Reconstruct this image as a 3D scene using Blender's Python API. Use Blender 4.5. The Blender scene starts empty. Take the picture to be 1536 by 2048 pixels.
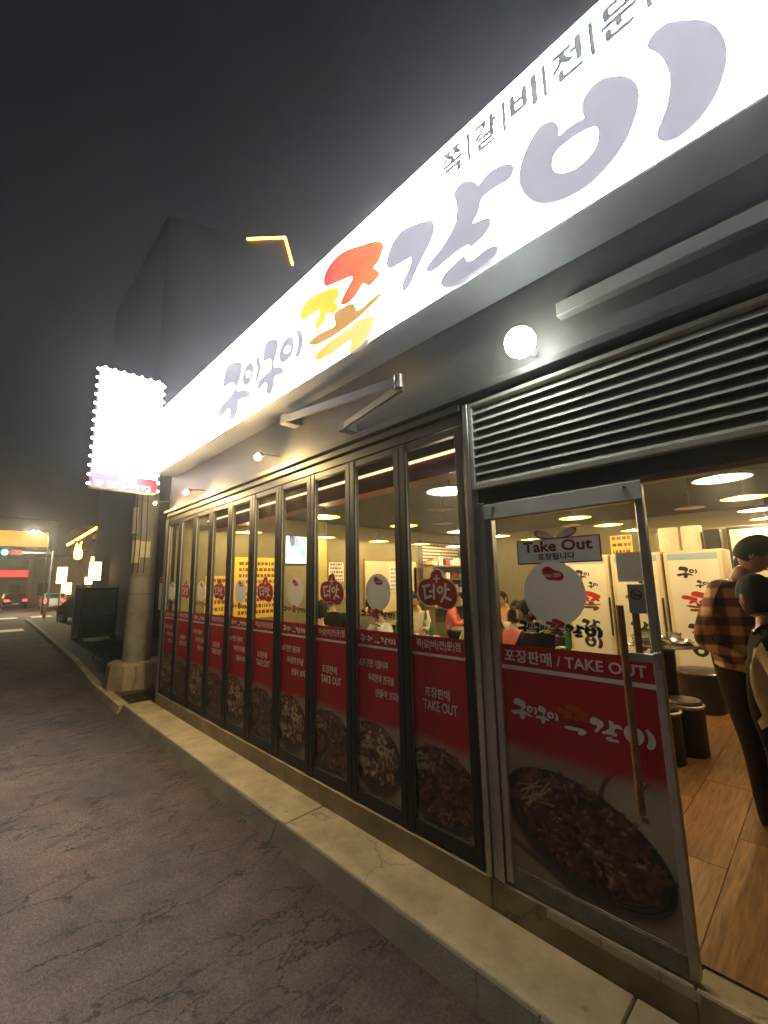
import bpy, bmesh, math, random
import numpy as np
from mathutils import Vector, Matrix
from mathutils.geometry import tessellate_polygon

random.seed(7)
sc = bpy.context.scene
C = sc.collection
rad = math.radians

# ------------------------------------------------------------------ camera
CAM = Vector((0.0, -2.24, 1.6))
F_PX, YAW, PITCH, ROLL = 849.05, -0.801766, 0.162045, -0.0209081   # focal length in px of the 1536 px wide photo
FW = Vector((math.sin(YAW) * math.cos(PITCH), math.cos(YAW) * math.cos(PITCH), math.sin(PITCH)))
_r = FW.cross(Vector((0, 0, 1))).normalized()
_u = _r.cross(FW)
RT = _r * math.cos(ROLL) + _u * math.sin(ROLL)
UP = _u * math.cos(ROLL) - _r * math.sin(ROLL)
cd = bpy.data.cameras.new('camera')
cam = bpy.data.objects.new('camera', cd)
C.objects.link(cam)
cd.sensor_fit = 'HORIZONTAL'
cd.sensor_width = 36.0
cd.lens = F_PX / 1536 * 36.0
cd.clip_start = 0.05
cd.clip_end = 600
M = Matrix((RT, UP, -FW)).transposed().to_4x4()
M.translation = CAM
cam.matrix_world = M
sc.camera = cam

# ------------------------------------------------------------------ world (night sky)
w = bpy.data.worlds.new('World')
sc.world = w
w.use_nodes = True
nt = w.node_tree
sky = nt.nodes.new('ShaderNodeTexSky')
sky.sky_type = 'NISHITA'
sky.sun_disc = False
sky.sun_elevation = rad(-2.5)
sky.sun_rotation = rad(120)
sky.dust_density = 2.0
bg = nt.nodes['Background']
bg.inputs[1].default_value = 0.10
nt.links.new(sky.outputs[0], bg.inputs[0])

sc.render.engine = 'CYCLES'
sc.cycles.use_denoising = True
sc.cycles.max_bounces = 8
sc.cycles.transparent_max_bounces = 16
sc.cycles.diffuse_bounces = 3
sc.cycles.glossy_bounces = 3
sc.cycles.volume_bounces = 0
sc.cycles.sample_clamp_indirect = 6.0
sc.cycles.caustics_reflective = False
sc.cycles.caustics_refractive = False
sc.view_settings.view_transform = 'Standard'
sc.view_settings.look = 'None'
sc.view_settings.exposure = 0.55
sc.view_settings.gamma = 1.0

# ------------------------------------------------------------------ photo pixel -> point on a plane of the place
def ray(x, y):
    return FW + RT * ((x - 768) / F_PX) - UP * ((y - 1024) / F_PX)
def on_y(x, y, Y):
    d = ray(x, y); return CAM + d * ((Y - CAM.y) / d.y)
def on_z(x, y, Z):
    d = ray(x, y); return CAM + d * ((Z - CAM.z) / d.z)
def on_x(x, y, X):
    d = ray(x, y); return CAM + d * ((X - CAM.x) / d.x)

# ------------------------------------------------------------------ materials
def lin(c):
    return tuple((v / 12.92 if v <= 0.04045 else ((v + 0.055) / 1.055) ** 2.4) for v in c)
def new_mat(name):
    m = bpy.data.materials.new(name); m.use_nodes = True
    return m, m.node_tree, m.node_tree.nodes['Principled BSDF']
def mat(name, col, rough=0.5, metal=0.0, var=0.0, scale=6.0, bump=0.0, bscale=60.0, spec=0.5, coord='Object', detail=5.0):
    m, n, b = new_mat(name)
    b.inputs['Base Color'].default_value = (*col, 1)
    b.inputs['Roughness'].default_value = rough
    b.inputs['Metallic'].default_value = metal
    b.inputs['Specular IOR Level'].default_value = spec
    if var or bump:
        tc = n.nodes.new('ShaderNodeTexCoord')
    if var:
        ns = n.nodes.new('ShaderNodeTexNoise'); ns.inputs['Scale'].default_value = scale; ns.inputs['Detail'].default_value = detail
        ns.inputs['Roughness'].default_value = 0.65
        n.links.new(tc.outputs[coord], ns.inputs['Vector'])
        mr = n.nodes.new('ShaderNodeMapRange'); mr.inputs['From Min'].default_value = 0.3; mr.inputs['From Max'].default_value = 0.7
        mr.inputs['To Min'].default_value = 1 - var; mr.inputs['To Max'].default_value = 1 + var
        n.links.new(ns.outputs['Fac'], mr.inputs['Value'])
        vm = n.nodes.new('ShaderNodeVectorMath'); vm.operation = 'SCALE'
        vm.inputs[0].default_value = col
        n.links.new(mr.outputs[0], vm.inputs['Scale'])
        n.links.new(vm.outputs[0], b.inputs['Base Color'])
        rr = n.nodes.new('ShaderNodeMapRange'); rr.inputs['To Min'].default_value = max(0.02, rough - 0.12); rr.inputs['To Max'].default_value = min(1, rough + 0.12)
        n.links.new(ns.outputs['Fac'], rr.inputs['Value']); n.links.new(rr.outputs[0], b.inputs['Roughness'])
    if bump:
        n2 = n.nodes.new('ShaderNodeTexNoise'); n2.inputs['Scale'].default_value = bscale; n2.inputs['Detail'].default_value = 4
        n.links.new(tc.outputs[coord], n2.inputs['Vector'])
        bp = n.nodes.new('ShaderNodeBump'); bp.inputs['Strength'].default_value = bump; bp.inputs['Distance'].default_value = 0.01
        n.links.new(n2.outputs['Fac'], bp.inputs['Height']); n.links.new(bp.outputs[0], b.inputs['Normal'])
    return m
def emit(name, col, strength):
    m, n, b = new_mat(name)
    b.inputs['Base Color'].default_value = (*[min(0.8, c) for c in col], 1)
    b.inputs['Emission Color'].default_value = (*col, 1)
    b.inputs['Emission Strength'].default_value = strength
    b.inputs['Roughness'].default_value = 0.6
    return m
def film(name, col, trans=0.05, rough=0.4):
    """printed adhesive film on glass: seen from outside, and lit through from the room behind"""
    m, n, b = new_mat(name)
    b.inputs['Base Color'].default_value = (*col, 1); b.inputs['Roughness'].default_value = rough
    t = n.nodes.new('ShaderNodeBsdfTranslucent'); t.inputs[0].default_value = (*col, 1)
    mx = n.nodes.new('ShaderNodeMixShader'); mx.inputs[0].default_value = trans
    n.links.new(b.outputs[0], mx.inputs[1]); n.links.new(t.outputs[0], mx.inputs[2])
    n.links.new(mx.outputs[0], n.nodes['Material Output'].inputs[0])
    return m

MT = {}
MT['black'] = mat('black_aluminium', (0.010, 0.009, 0.008), 0.48, 0.0, 0.3, 9)
MT['steel'] = mat('brushed_aluminium', (0.42, 0.40, 0.36), 0.36, 0.85, 0.15, 14, 0.15, 220)
MT['steel_dark'] = mat('worn_steel', (0.20, 0.19, 0.17), 0.42, 0.8, 0.25, 18, 0.2, 200)
MT['shade_white'] = mat('painted_metal_white', (0.62, 0.61, 0.57), 0.45, 0.0, 0.12, 8)
MT['wall_grey'] = mat('grey_cladding', (0.058, 0.052, 0.045), 0.55, 0.0, 0.18, 3, 0.08, 40)
MT['fascia'] = mat('fascia_panel', (0.17, 0.16, 0.14), 0.5, 0.0, 0.12, 4)
MT['soffit'] = mat('sign_underside', (0.15, 0.15, 0.15), 0.5, 0.0, 0.15, 3)
MT['louvre'] = mat('louvre_paint', (0.40, 0.38, 0.31), 0.5, 0.0, 0.12, 10)
MT['dark_hole'] = mat('dark_recess', (0.03, 0.03, 0.028), 0.7)
MT['wood'] = mat('wood_handle', (0.25, 0.12, 0.045), 0.35, 0, 0.3, 25)
MT['red_film'] = film('red_print', (0.36, 0.010, 0.010))
MT['red_badge'] = film('red_sticker', (0.50, 0.018, 0.014))
MT['white_film'] = film('white_print', (0.82, 0.80, 0.75), 0.06)
MT['disc_film'] = film('disc_sticker', (0.80, 0.79, 0.75), 0.06)
MT['black_print'] = mat('black_ink', (0.015, 0.012, 0.01), 0.5)
MT['dark_red_print'] = film('dark_red_ink', (0.22, 0.010, 0.015), 0.06)
MT['red_ink'] = film('logo_red_ink', (0.45, 0.025, 0.012), 0.06)
MT['brown_ink'] = film('logo_brown_ink', (0.16, 0.035, 0.012), 0.06)
MT['grey_print'] = mat('grey_ink', (0.25, 0.24, 0.22), 0.6)
MT['paper'] = film('paper_notice', (0.70, 0.66, 0.56), 0.06, 0.7)
MT['yellow_paper'] = mat('yellow_banner', (0.75, 0.52, 0.03), 0.5, 0, 0.1, 4)
MT['cream'] = mat('cream_paint', (0.60, 0.50, 0.33), 0.5, 0, 0.1, 3)

# glass: clear with a faint reflection
def glass_mat(name, tint=(0.93, 0.95, 0.93), ior=1.45, dirt=0.03):
    m, n, b = new_mat(name)
    n.nodes.remove(b)
    tr = n.nodes.new('ShaderNodeBsdfTransparent'); tr.inputs[0].default_value = (*tint, 1)
    gl = n.nodes.new('ShaderNodeBsdfGlossy'); gl.inputs['Roughness'].default_value = 0.01
    fr = n.nodes.new('ShaderNodeFresnel'); fr.inputs[0].default_value = ior
    mx = n.nodes.new('ShaderNodeMixShader')
    geo = n.nodes.new('ShaderNodeNewGeometry'); inv = n.nodes.new('ShaderNodeMath'); inv.operation = 'SUBTRACT'; inv.inputs[0].default_value = 1.0
    n.links.new(geo.outputs['Backfacing'], inv.inputs[1])
    ff = n.nodes.new('ShaderNodeMath'); ff.operation = 'MULTIPLY'; n.links.new(fr.outputs[0], ff.inputs[0]); n.links.new(inv.outputs[0], ff.inputs[1])
    n.links.new(ff.outputs[0], mx.inputs[0]); n.links.new(tr.outputs[0], mx.inputs[1]); n.links.new(gl.outputs[0], mx.inputs[2])
    df = n.nodes.new('ShaderNodeBsdfDiffuse'); df.inputs[0].default_value = (0.5, 0.48, 0.44, 1)
    tc = n.nodes.new('ShaderNodeTexCoord'); ns = n.nodes.new('ShaderNodeTexNoise'); ns.inputs['Scale'].default_value = 5
    mr = n.nodes.new('ShaderNodeMapRange'); mr.inputs['From Min'].default_value = 0.35; mr.inputs['From Max'].default_value = 0.8; mr.inputs['To Max'].default_value = dirt * 2
    n.links.new(tc.outputs['Object'], ns.inputs['Vector']); n.links.new(ns.outputs['Fac'], mr.inputs['Value'])
    m2 = n.nodes.new('ShaderNodeMixShader')
    n.links.new(mr.outputs[0], m2.inputs[0]); n.links.new(mx.outputs[0], m2.inputs[1]); n.links.new(df.outputs[0], m2.inputs[2])
    n.links.new(m2.outputs[0], n.nodes['Material Output'].inputs[0])
    return m
MT['glass'] = glass_mat('window_glass')

# ------------------------------------------------------------------ mesh building
class MB:
    def __init__(s): s.v = []; s.f = []; s.mi = []
    def add(s, v, f, mi=0):
        o = len(s.v); s.v += [tuple(p) for p in v]; s.f += [tuple(i + o for i in q) for q in f]; s.mi += [mi] * len(f); return s
    def box(s, x0, x1, y0, y1, z0, z1, mi=0, bev=0.0):
        if bev <= 0:
            v = [(x0, y0, z0), (x1, y0, z0), (x1, y1, z0), (x0, y1, z0), (x0, y0, z1), (x1, y0, z1), (x1, y1, z1), (x0, y1, z1)]
            return s.add(v, [(0, 3, 2, 1), (4, 5, 6, 7), (0, 1, 5, 4), (1, 2, 6, 5), (2, 3, 7, 6), (3, 0, 4, 7)], mi)
        bm = bmesh.new(); bmesh.ops.create_cube(bm, size=1)
        for q in bm.verts: q.co = ((x0 + x1) / 2 + q.co.x * (x1 - x0), (y0 + y1) / 2 + q.co.y * (y1 - y0), (z0 + z1) / 2 + q.co.z * (z1 - z0))
        bmesh.ops.bevel(bm, geom=bm.edges[:], offset=bev, segments=1, affect='EDGES')
        bm.verts.index_update()
        s.add([q.co for q in bm.verts], [[q.index for q in f.verts] for f in bm.faces], mi); bm.free(); return s
    def ring(s, pts, rads, n=12, mi=0, cap=True):
        """tube through points with a radius at each"""
        pts = [Vector(p) for p in pts]; rings = []
        for i, p in enumerate(pts):
            a = pts[max(0, i - 1)]; b = pts[min(len(pts) - 1, i + 1)]
            d = (b - a).normalized() if (b - a).length > 1e-9 else Vector((0, 0, 1))
            ref = Vector((0, 0, 1)) if abs(d.z) < 0.95 else Vector((0, 1, 0))
            u = d.cross(ref).normalized(); w_ = d.cross(u)
            rr = rads[i] if isinstance(rads, (list, tuple)) else rads
            rings.append([p + (u * math.cos(2 * math.pi * k / n) + w_ * math.sin(2 * math.pi * k / n)) * rr for k in range(n)])
        v = [q for r_ in rings for q in r_]; f = []
        for i in range(len(rings) - 1):
            for k in range(n):
                f.append((i * n + k, i * n + (k + 1) % n, (i + 1) * n + (k + 1) % n, (i + 1) * n + k))
        if cap:
            f.append(tuple(range(n))[::-1]); f.append(tuple(range((len(rings) - 1) * n, len(rings) * n)))
        return s.add(v, f, mi)
    def lathe(s, prof, cx=0, cy=0, cz=0, n=24, mi=0, cap=True):
        v = []; f = []
        for r_, z in prof:
            v += [(cx + r_ * math.cos(2 * math.pi * k / n), cy + r_ * math.sin(2 * math.pi * k / n), cz + z) for k in range(n)]
        for i in range(len(prof) - 1):
            for k in range(n): f.append((i * n + k, i * n + (k + 1) % n, (i + 1) * n + (k + 1) % n, (i + 1) * n + k))
        if cap and prof[0][0] > 1e-4: f.append(tuple(range(n))[::-1])
        if prof[-1][0] > 1e-4: f.append(tuple(range((len(prof) - 1) * n, len(prof) * n)))
        return s.add(v, f, mi)
    def ball(s, c, r, n=14, m=9, mi=0, sc3=(1, 1, 1)):
        v = []; f = []
        for i in range(m + 1):
            t = math.pi * i / m
            for k in range(n):
                a = 2 * math.pi * k / n
                v.append((c[0] + r * sc3[0] * math.sin(t) * math.cos(a), c[1] + r * sc3[1] * math.sin(t) * math.sin(a), c[2] + r * sc3[2] * math.cos(t)))
        for i in range(m):
            for k in range(n): f.append((i * n + k, (i + 1) * n + k, (i + 1) * n + (k + 1) % n, i * n + (k + 1) % n))
        return s.add(v, f, mi)
    def shape(s, loops, to3, depth=None, mi=0):
        """flat filled outline (first loop outer, others holes); to3 maps (u,v,d) to a point; depth gives it thickness"""
        flat = [p for l in loops for p in l]
        tri = tessellate_polygon([[Vector((p[0], p[1], 0)) for p in l] for l in loops])
        n0 = len(flat)
        v = [to3(p[0], p[1], 0) for p in flat]; f = [tuple(t) for t in tri]
        if depth:
            v += [to3(p[0], p[1], depth) for p in flat]
            f += [tuple(i + n0 for i in t)[::-1] for t in tri]
            o = 0
            for l in loops:
                k = len(l)
                for i in range(k): f.append((o + i, o + (i + 1) % k, n0 + o + (i + 1) % k, n0 + o + i))
                o += k
        return s.add(v, f, mi)
    def mesh(s, name, mats, smooth=False):
        me = bpy.data.meshes.new(name); me.from_pydata(s.v, [], s.f)
        mats = mats if isinstance(mats, (list, tuple)) else [mats]
        for m_ in mats: me.materials.append(MT[m_] if isinstance(m_, str) else m_)
        if len(mats) > 1: me.polygons.foreach_set('material_index', s.mi)
        bm = bmesh.new(); bm.from_mesh(me); bmesh.ops.recalc_face_normals(bm, faces=bm.faces[:]); bm.to_mesh(me); bm.free()
        if smooth: me.polygons.foreach_set('use_smooth', [True] * len(me.polygons)); me.set_sharp_from_angle(angle=rad(40))
        me.update(); return me
    def build(s, name, mats, parent=None, smooth=False):
        return put(name, s.mesh(name, mats, smooth), parent)
def put(name, me, parent=None):
    o = bpy.data.objects.new(name, me); C.objects.link(o)
    if parent is not None: o.parent = parent
    return o
def tag(o, label=None, cat=None, group=None, kind=None):
    if label: o['label'] = label
    if cat: o['category'] = cat
    if group: o['group'] = group
    if kind: o['kind'] = kind
    return o
def thing(name, label, cat, loc=(0, 0, 0), rz=0, group=None):
    o = bpy.data.objects.new(name, None); C.objects.link(o); o.empty_display_size = 0.1
    o.location = loc; o.rotation_euler = (0, 0, rz)
    return tag(o, label, cat, group)
def kids(o): return [q for q in C.objects if q.parent == o]
def copy_tree(o, parent=None):
    ch = list(o.children)
    c = o.copy(); C.objects.link(c); c.parent = parent
    for q in ch: copy_tree(q, c)
    return c
def smooth_loop(pts, n=4):
    """closed Catmull-Rom through traced points"""
    out = []; k = len(pts)
    for i in range(k):
        p0, p1, p2, p3 = (pts[(i + j - 1) % k] for j in range(4))
        for t in (j / n for j in range(n)):
            out.append(tuple(0.5 * ((2 * p1[a]) + (-p0[a] + p2[a]) * t + (2 * p0[a] - 5 * p1[a] + 4 * p2[a] - p3[a]) * t * t + (-p0[a] + 3 * p1[a] - 3 * p2[a] + p3[a]) * t ** 3) for a in (0, 1)))
    return out

# ------------------------------------------------------------------ lettering (outline font, turned into flat meshes)
FONT = {}
def glyphs(text, bold=0.0):
    key = (text, bold)
    if key in FONT: return FONT[key]
    f = bpy.data.curves.new('lettering', 'FONT'); f.body = text; f.resolution_u = 3; f.offset = bold
    o = bpy.data.objects.new('lettering', f); C.objects.link(o)
    bpy.context.view_layer.update()
    me = bpy.data.meshes.new_from_object(o.evaluated_get(bpy.context.evaluated_depsgraph_get()))
    v = np.empty(len(me.vertices) * 3); me.vertices.foreach_get('co', v); v = v.reshape(-1, 3)
    faces = [tuple(p.vertices) for p in me.polygons]
    bpy.data.objects.remove(o); bpy.data.curves.remove(f); bpy.data.meshes.remove(me)
    FONT[key] = (v, faces, v[:, 0].min(), v[:, 0].max(), v[:, 1].min(), v[:, 1].max())
    return FONT[key]
def letter(mb, text, to3, u0, v0, width=None, height=None, bold=0.006, center=False, depth=None, mi=0, slant=0.0, fat=0.0):
    v, faces, a, b, c, d = glyphs(text, bold)
    su = sv = None
    if height: sv = height / (d - c); su = sv
    if width: su = width / (b - a); sv = sv or su
    off = -(b - a) * su / 2 if center else 0
    for k, (du, dv) in enumerate([(0, 0)] + ([(-fat, 0), (fat, 0), (0, -fat), (0, fat)] if fat else [])):
        mb.add([to3(u0 + off + (p[0] - a) * su + slant * (p[1] - c) * sv + du, v0 + (p[1] - c) * sv + dv, -0.0001 * k) for p in v], faces, mi)
    if depth:
        mb.add([to3(u0 + off + (p[0] - a) * su + slant * (p[1] - c) * sv, v0 + (p[1] - c) * sv, depth) for p in v], faces, mi)
    return mb
for t_, b_ in [('쪽', .004), ('갈', .004), ('비', .004), ('전', .004), ('문', .004), ('점', .004), ('|', .004), ('쪽|갈|비|전|문|점', .004), ('포장판매', .008), ('TAKE OUT', .004),
               ('포장판매 / TAKE OUT', .004), ('소주 한잔 기울이며', .004), ('우리만의 천국을', .004), ('만들어 보자!', .004), ('Take Out', .008), ('포장됩니다', .006), ('since 2009', .006), ('목동점', .01), ('252-9592', .01)]:
    glyphs(t_, b_)

def facade(yy):           # (u,v,d) -> point on a plane parallel to the shop front, d towards the street
    return lambda u, v, d: (u, yy - d, v)

# ------------------------------------------------------------------ the hand-lettered shop name, traced on the sign's own plane
def Zm(ox, oy, s): return lambda pts: [(ox + x / s, oy + y / s) for x, y in pts]
z1, z2, z3, z4 = Zm(360, 640, 5.486), Zm(590, 470, 7.585), Zm(760, 300, 5.486), Zm(1020, 20, 3.413)
LOGO_PX = [
 ('ink', [z1([(660,455),(680,500),(672,600),(645,690),(628,775),(700,758),(768,790),(755,845),(650,880),(640,970),(610,1060),(565,1100),(540,1075),(548,1000),(535,970),(490,1030),(440,1075),(412,1040),(425,980),(500,890),(570,815),(590,760),(590,700),(560,695),(480,738),(470,680),(490,580),(520,510),(580,470)])]),
 ('ink', [z1([(770,462),(808,510),(800,600),(770,680),(715,720),(685,690),(690,610),(715,520)]), z1([(757,555),(775,580),(765,615),(738,632),(728,605),(738,570)])]),
 ('ink', [z1([(845,405),(875,440),(885,520),(870,600),(840,670),(818,655),(830,600),(845,530),(828,440)])]),
 ('ink', [z1([(1050,207),(1080,250),(1070,330),(1050,410),(1030,470),(1035,515),(1090,508),(1138,545),(1125,590),(1060,612),(1035,640),(1030,720),(1000,800),(965,815),(945,790),(950,730),(935,690),(890,740),(850,772),(842,735),(865,680),(930,600),(990,550),(1002,480),(990,428),(920,458),(905,420),(915,350),(940,260),(980,217)])]),
 ('ink', [z1([(1205,175),(1245,205),(1248,290),(1215,400),(1130,475),(1092,440),(1090,370),(1120,270),(1160,205)]), z1([(1190,275),(1210,300),(1195,345),(1155,365),(1143,345),(1160,300)])]),
 ('ink', [z1([(1295,100),(1335,140),(1355,220),(1340,310),(1310,385),(1278,410),(1262,395),(1280,320),(1295,230),(1275,130)])]),
 ('red', [z2([(1290,95),(1345,160),(1335,240),(1270,400),(1195,495),(1260,540),(1285,600),(1230,680),(1120,775),(1040,740),(960,860),(850,1000),(720,1065),(690,1020),(760,860),(870,660),(830,640),(640,720),(470,780),(430,720),(450,590),(540,430),(660,300),(800,220),(980,160),(1180,100)])]),
 ('yellow', [z2([(610,790),(665,850),(655,940),(605,1025),(660,1070),(640,1130),(575,1200),(510,1185),(440,1310),(350,1420),(300,1405),(330,1300),(385,1150),(340,1160),(230,1230),(110,1285),(80,1230),(90,1140),(150,1020),(240,940),(400,860)])]),
 ('brown', [z2([(870,1035),(910,1075),(935,1140),(1000,1110),(1120,1000),(1240,900),(1320,875),(1310,920),(1180,1050),(1000,1220),(800,1380),(600,1520),(400,1640),(250,1675),(200,1645),(230,1600),(350,1500),(560,1400),(605,1340),(580,1240),(620,1170),(730,1090)])]),
 ('pale', [z2([(1180,1235),(1215,1280),(1190,1370),(1100,1560),(980,1700),(840,1780),(815,1750),(855,1600),(800,1620),(640,1740),(480,1850),(340,1910),(310,1870),(330,1800),(420,1700),(650,1530),(850,1390),(1000,1280),(1080,1245)])]),
 ('ink', [z3([(570,775),(598,840),(580,940),(540,1040),(480,1160),(410,1300),(350,1440),(300,1525),(260,1550),(235,1525),(250,1450),(310,1320),(345,1200),(325,1185),(220,1245),(120,1300),(75,1285),(70,1230),(90,1140),(140,1010),(210,910),(270,860),(380,815),(490,780)])]),
 ('ink', [z3([(970,335),(1040,350),(1078,380),(1140,300),(1240,210),(1340,165),(1430,145),(1465,190),(1450,270),(1390,340),(1280,400),(1170,480),(1112,545),(1080,680),(1018,800),(1100,765),(1190,742),(1218,775),(1200,850),(1120,960),(1000,1070),(945,1150),(940,1190),(965,1215),(1040,1185),(1150,1090),(1260,1048),(1293,1075),(1270,1150),(1180,1230),(1020,1340),(860,1450),(720,1505),(665,1480),(670,1420),(730,1330),(840,1220),(925,1150),(985,1070),(970,1043),(900,1075),(800,1150),(680,1250),(570,1335),(515,1330),(508,1290),(560,1210),(660,1090),(760,930),(820,800),(840,680),(830,560),(800,500),(820,440),(880,370)])]),
 ('ink', [z4([(760,447),(840,475),(880,540),(880,640),(845,770),(790,900),(700,1030),(560,1180),(400,1280),(240,1325),(130,1290),(70,1210),(60,1120),(90,1000),(140,890),(200,800),(270,760),(315,770),(335,810),(335,858),(400,800),(500,738),(498,720),(487,670),(505,600),(560,520),(640,465)]), z4([(585,797),(603,850),(590,920),(540,1000),(450,1080),(360,1112),(300,1095),(290,1040),(310,980),(380,910),(480,840)])]),
 ('ink', [z4([(1300,65),(1390,95),(1460,180),(1483,290),(1470,400),(1430,530),(1360,660),(1270,770),(1160,860),(1070,900),(1015,885),(1000,840),(1030,760),(1070,650),(1088,530),(1080,420),(1040,330),(985,285),(940,262),(938,230),(970,170),(1030,110),(1100,80),(1200,67)])]),
]
SIGN_Y = -0.30
SIGN_Z0, SIGN_Z1 = 3.345, 4.385
SIGN_X0, SIGN_X1 = -7.22, 2.6
LOGO = []
for col, loops in LOGO_PX:
    LOGO.append((col, [smooth_loop([(q.x, q.z) for q in (on_y(x, y, SIGN_Y - 0.03) for x, y in l)], 4) for l in loops]))
_allu = [p[0] for c_, ls in LOGO for l in ls for p in l]; _allv = [p[1] for c_, ls in LOGO for l in ls for p in l]
LU0, LU1, LV0, LV1 = min(_allu), max(_allu), min(_allv), max(_allv)
def logo_print(parent, u0, v0, width, yy, colours, step=0.0006, glyph_range=None, vscale=1.0, slope=0.0, name='shop_name_lettering'):
    """the shop name as flat print, one mesh per ink colour"""
    s = width / (LU1 - LU0); t3 = facade(yy); by = {}
    for i, (c_, ls) in enumerate(LOGO):
        if glyph_range and i not in glyph_range: continue
        k = colours.get(c_)
        if k is None: continue
        mb = by.setdefault(k, MB())
        mb.shape([[(u0 + (p[0] - LU0) * s, v0 + (p[1] - LV0) * s * vscale + slope * (p[0] - LU0) * s) for p in l[::2]] for l in ls], lambda u, v, d, i=i: t3(u, v, i * step * 0.2))
    for k, mb in by.items(): mb.build(name, k, parent)

# ------------------------------------------------------------------ ground
ROAD_Z = -0.27
def asphalt():
    m, n, b = new_mat('cracked_asphalt')
    L = n.links.new; N = n.nodes.new
    tc = N('ShaderNodeTexCoord')
    big = N('ShaderNodeTexNoise'); big.inputs['Scale'].default_value = 0.8; big.inputs['Detail'].default_value = 4
    L(tc.outputs['Object'], big.inputs['Vector'])
    cr = N('ShaderNodeValToRGB'); e = cr.color_ramp.elements
    e[0].position = 0.30; e[0].color = (0.060, 0.050, 0.036, 1); e[1].position = 0.70; e[1].color = (0.138, 0.104, 0.074, 1)
    x = cr.color_ramp.elements.new(0.5); x.color = (0.112, 0.074, 0.054, 1)
    L(big.outputs['Fac'], cr.inputs[0])
    fine = N('ShaderNodeTexNoise'); fine.inputs['Scale'].default_value = 55; fine.inputs['Detail'].default_value = 6; fine.inputs['Roughness'].default_value = 0.75
    L(tc.outputs['Object'], fine.inputs['Vector'])
    fm = N('ShaderNodeMapRange'); fm.inputs['From Min'].default_value = 0.3; fm.inputs['From Max'].default_value = 0.7; fm.inputs['To Min'].default_value = 0.45; fm.inputs['To Max'].default_value = 1.6
    L(fine.outputs['Fac'], fm.inputs['Value'])
    agg = N('ShaderNodeTexVoronoi'); agg.inputs['Scale'].default_value = 130; L(tc.outputs['Object'], agg.inputs['Vector'])
    am = N('ShaderNodeMapRange'); am.inputs['From Min'].default_value = 0.1; am.inputs['From Max'].default_value = 0.6; am.inputs['To Min'].default_value = 1.15; am.inputs['To Max'].default_value = 0.85
    L(agg.outputs['Distance'], am.inputs['Value'])
    mid = N('ShaderNodeTexNoise'); mid.inputs['Scale'].default_value = 5; mid.inputs['Detail'].default_value = 5; L(tc.outputs['Object'], mid.inputs['Vector'])
    mm = N('ShaderNodeMapRange'); mm.inputs['From Min'].default_value = 0.3; mm.inputs['From Max'].default_value = 0.7; mm.inputs['To Min'].default_value = 0.70; mm.inputs['To Max'].default_value = 1.25
    L(mid.outputs['Fac'], mm.inputs['Value'])
    a1_ = N('ShaderNodeMath'); a1_.operation = 'MULTIPLY'; L(am.outputs[0], a1_.inputs[0]); L(mm.outputs[0], a1_.inputs[1])
    a2_ = N('ShaderNodeMath'); a2_.operation = 'MULTIPLY'; L(a1_.outputs[0], a2_.inputs[0]); L(fm.outputs[0], a2_.inputs[1])
    # broken cracks, running across the lane
    mp = N('ShaderNodeMapping'); mp.inputs['Scale'].default_value = (3.4, 1.5, 1); mp.inputs['Rotation'].default_value = (0, 0, rad(16))
    L(tc.outputs['Object'], mp.inputs['Vector'])
    wob = N('ShaderNodeTexNoise'); wob.inputs['Scale'].default_value = 2.5; wob.inputs['Detail'].default_value = 6; wob.inputs['Roughness'].default_value = 0.7
    L(mp.outputs[0], wob.inputs['Vector'])
    ad = N('ShaderNodeMixRGB'); ad.blend_type = 'ADD'; ad.inputs[0].default_value = 0.55
    L(mp.outputs[0], ad.inputs[1]); L(wob.outputs['Color'], ad.inputs[2])
    vo = N('ShaderNodeTexVoronoi'); vo.feature = 'DISTANCE_TO_EDGE'; vo.inputs['Scale'].default_value = 1.7
    L(ad.outputs[0], vo.inputs['Vector'])
    cm = N('ShaderNodeMapRange'); cm.inputs['From Min'].default_value = 0.006; cm.inputs['From Max'].default_value = 0.030
    L(vo.outputs['Distance'], cm.inputs['Value'])
    brk = N('ShaderNodeTexNoise'); brk.inputs['Scale'].default_value = 2.6; brk.inputs['Detail'].default_value = 3
    L(tc.outputs['Object'], brk.inputs['Vector'])
    bm_ = N('ShaderNodeMapRange'); bm_.inputs['From Min'].default_value = 0.45; bm_.inputs['From Max'].default_value = 0.55
    L(brk.outputs['Fac'], bm_.inputs['Value'])
    mxm = N('ShaderNodeMath'); mxm.operation = 'MAXIMUM'
    L(cm.outputs[0], mxm.inputs[0]); L(bm_.outputs[0], mxm.inputs[1])
    dk = N('ShaderNodeMapRange'); dk.inputs['To Min'].default_value = 0.16; dk.inputs['To Max'].default_value = 1.0
    L(mxm.outputs[0], dk.inputs['Value'])
    mul = N('ShaderNodeMath'); mul.operation = 'MULTIPLY'; L(a2_.outputs[0], mul.inputs[0]); L(dk.outputs[0], mul.inputs[1])
    vs = N('ShaderNodeVectorMath'); vs.operation = 'SCALE'; L(cr.outputs[0], vs.inputs[0]); L(mul.outputs[0], vs.inputs['Scale'])
    L(vs.outputs[0], b.inputs['Base Color'])
    b.inputs['Roughness'].default_value = 0.82
    hs = N('ShaderNodeMath'); hs.operation = 'ADD'; L(mxm.outputs[0], hs.inputs[0]); L(a2_.outputs[0], hs.inputs[1])
    bp = N('ShaderNodeBump'); bp.inputs['Strength'].default_value = 0.75; bp.inputs['Distance'].default_value = 0.015
    L(hs.outputs[0], bp.inputs['Height']); L(bp.outputs[0], b.inputs['Normal'])
    return m
MT['asphalt'] = asphalt()
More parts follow.
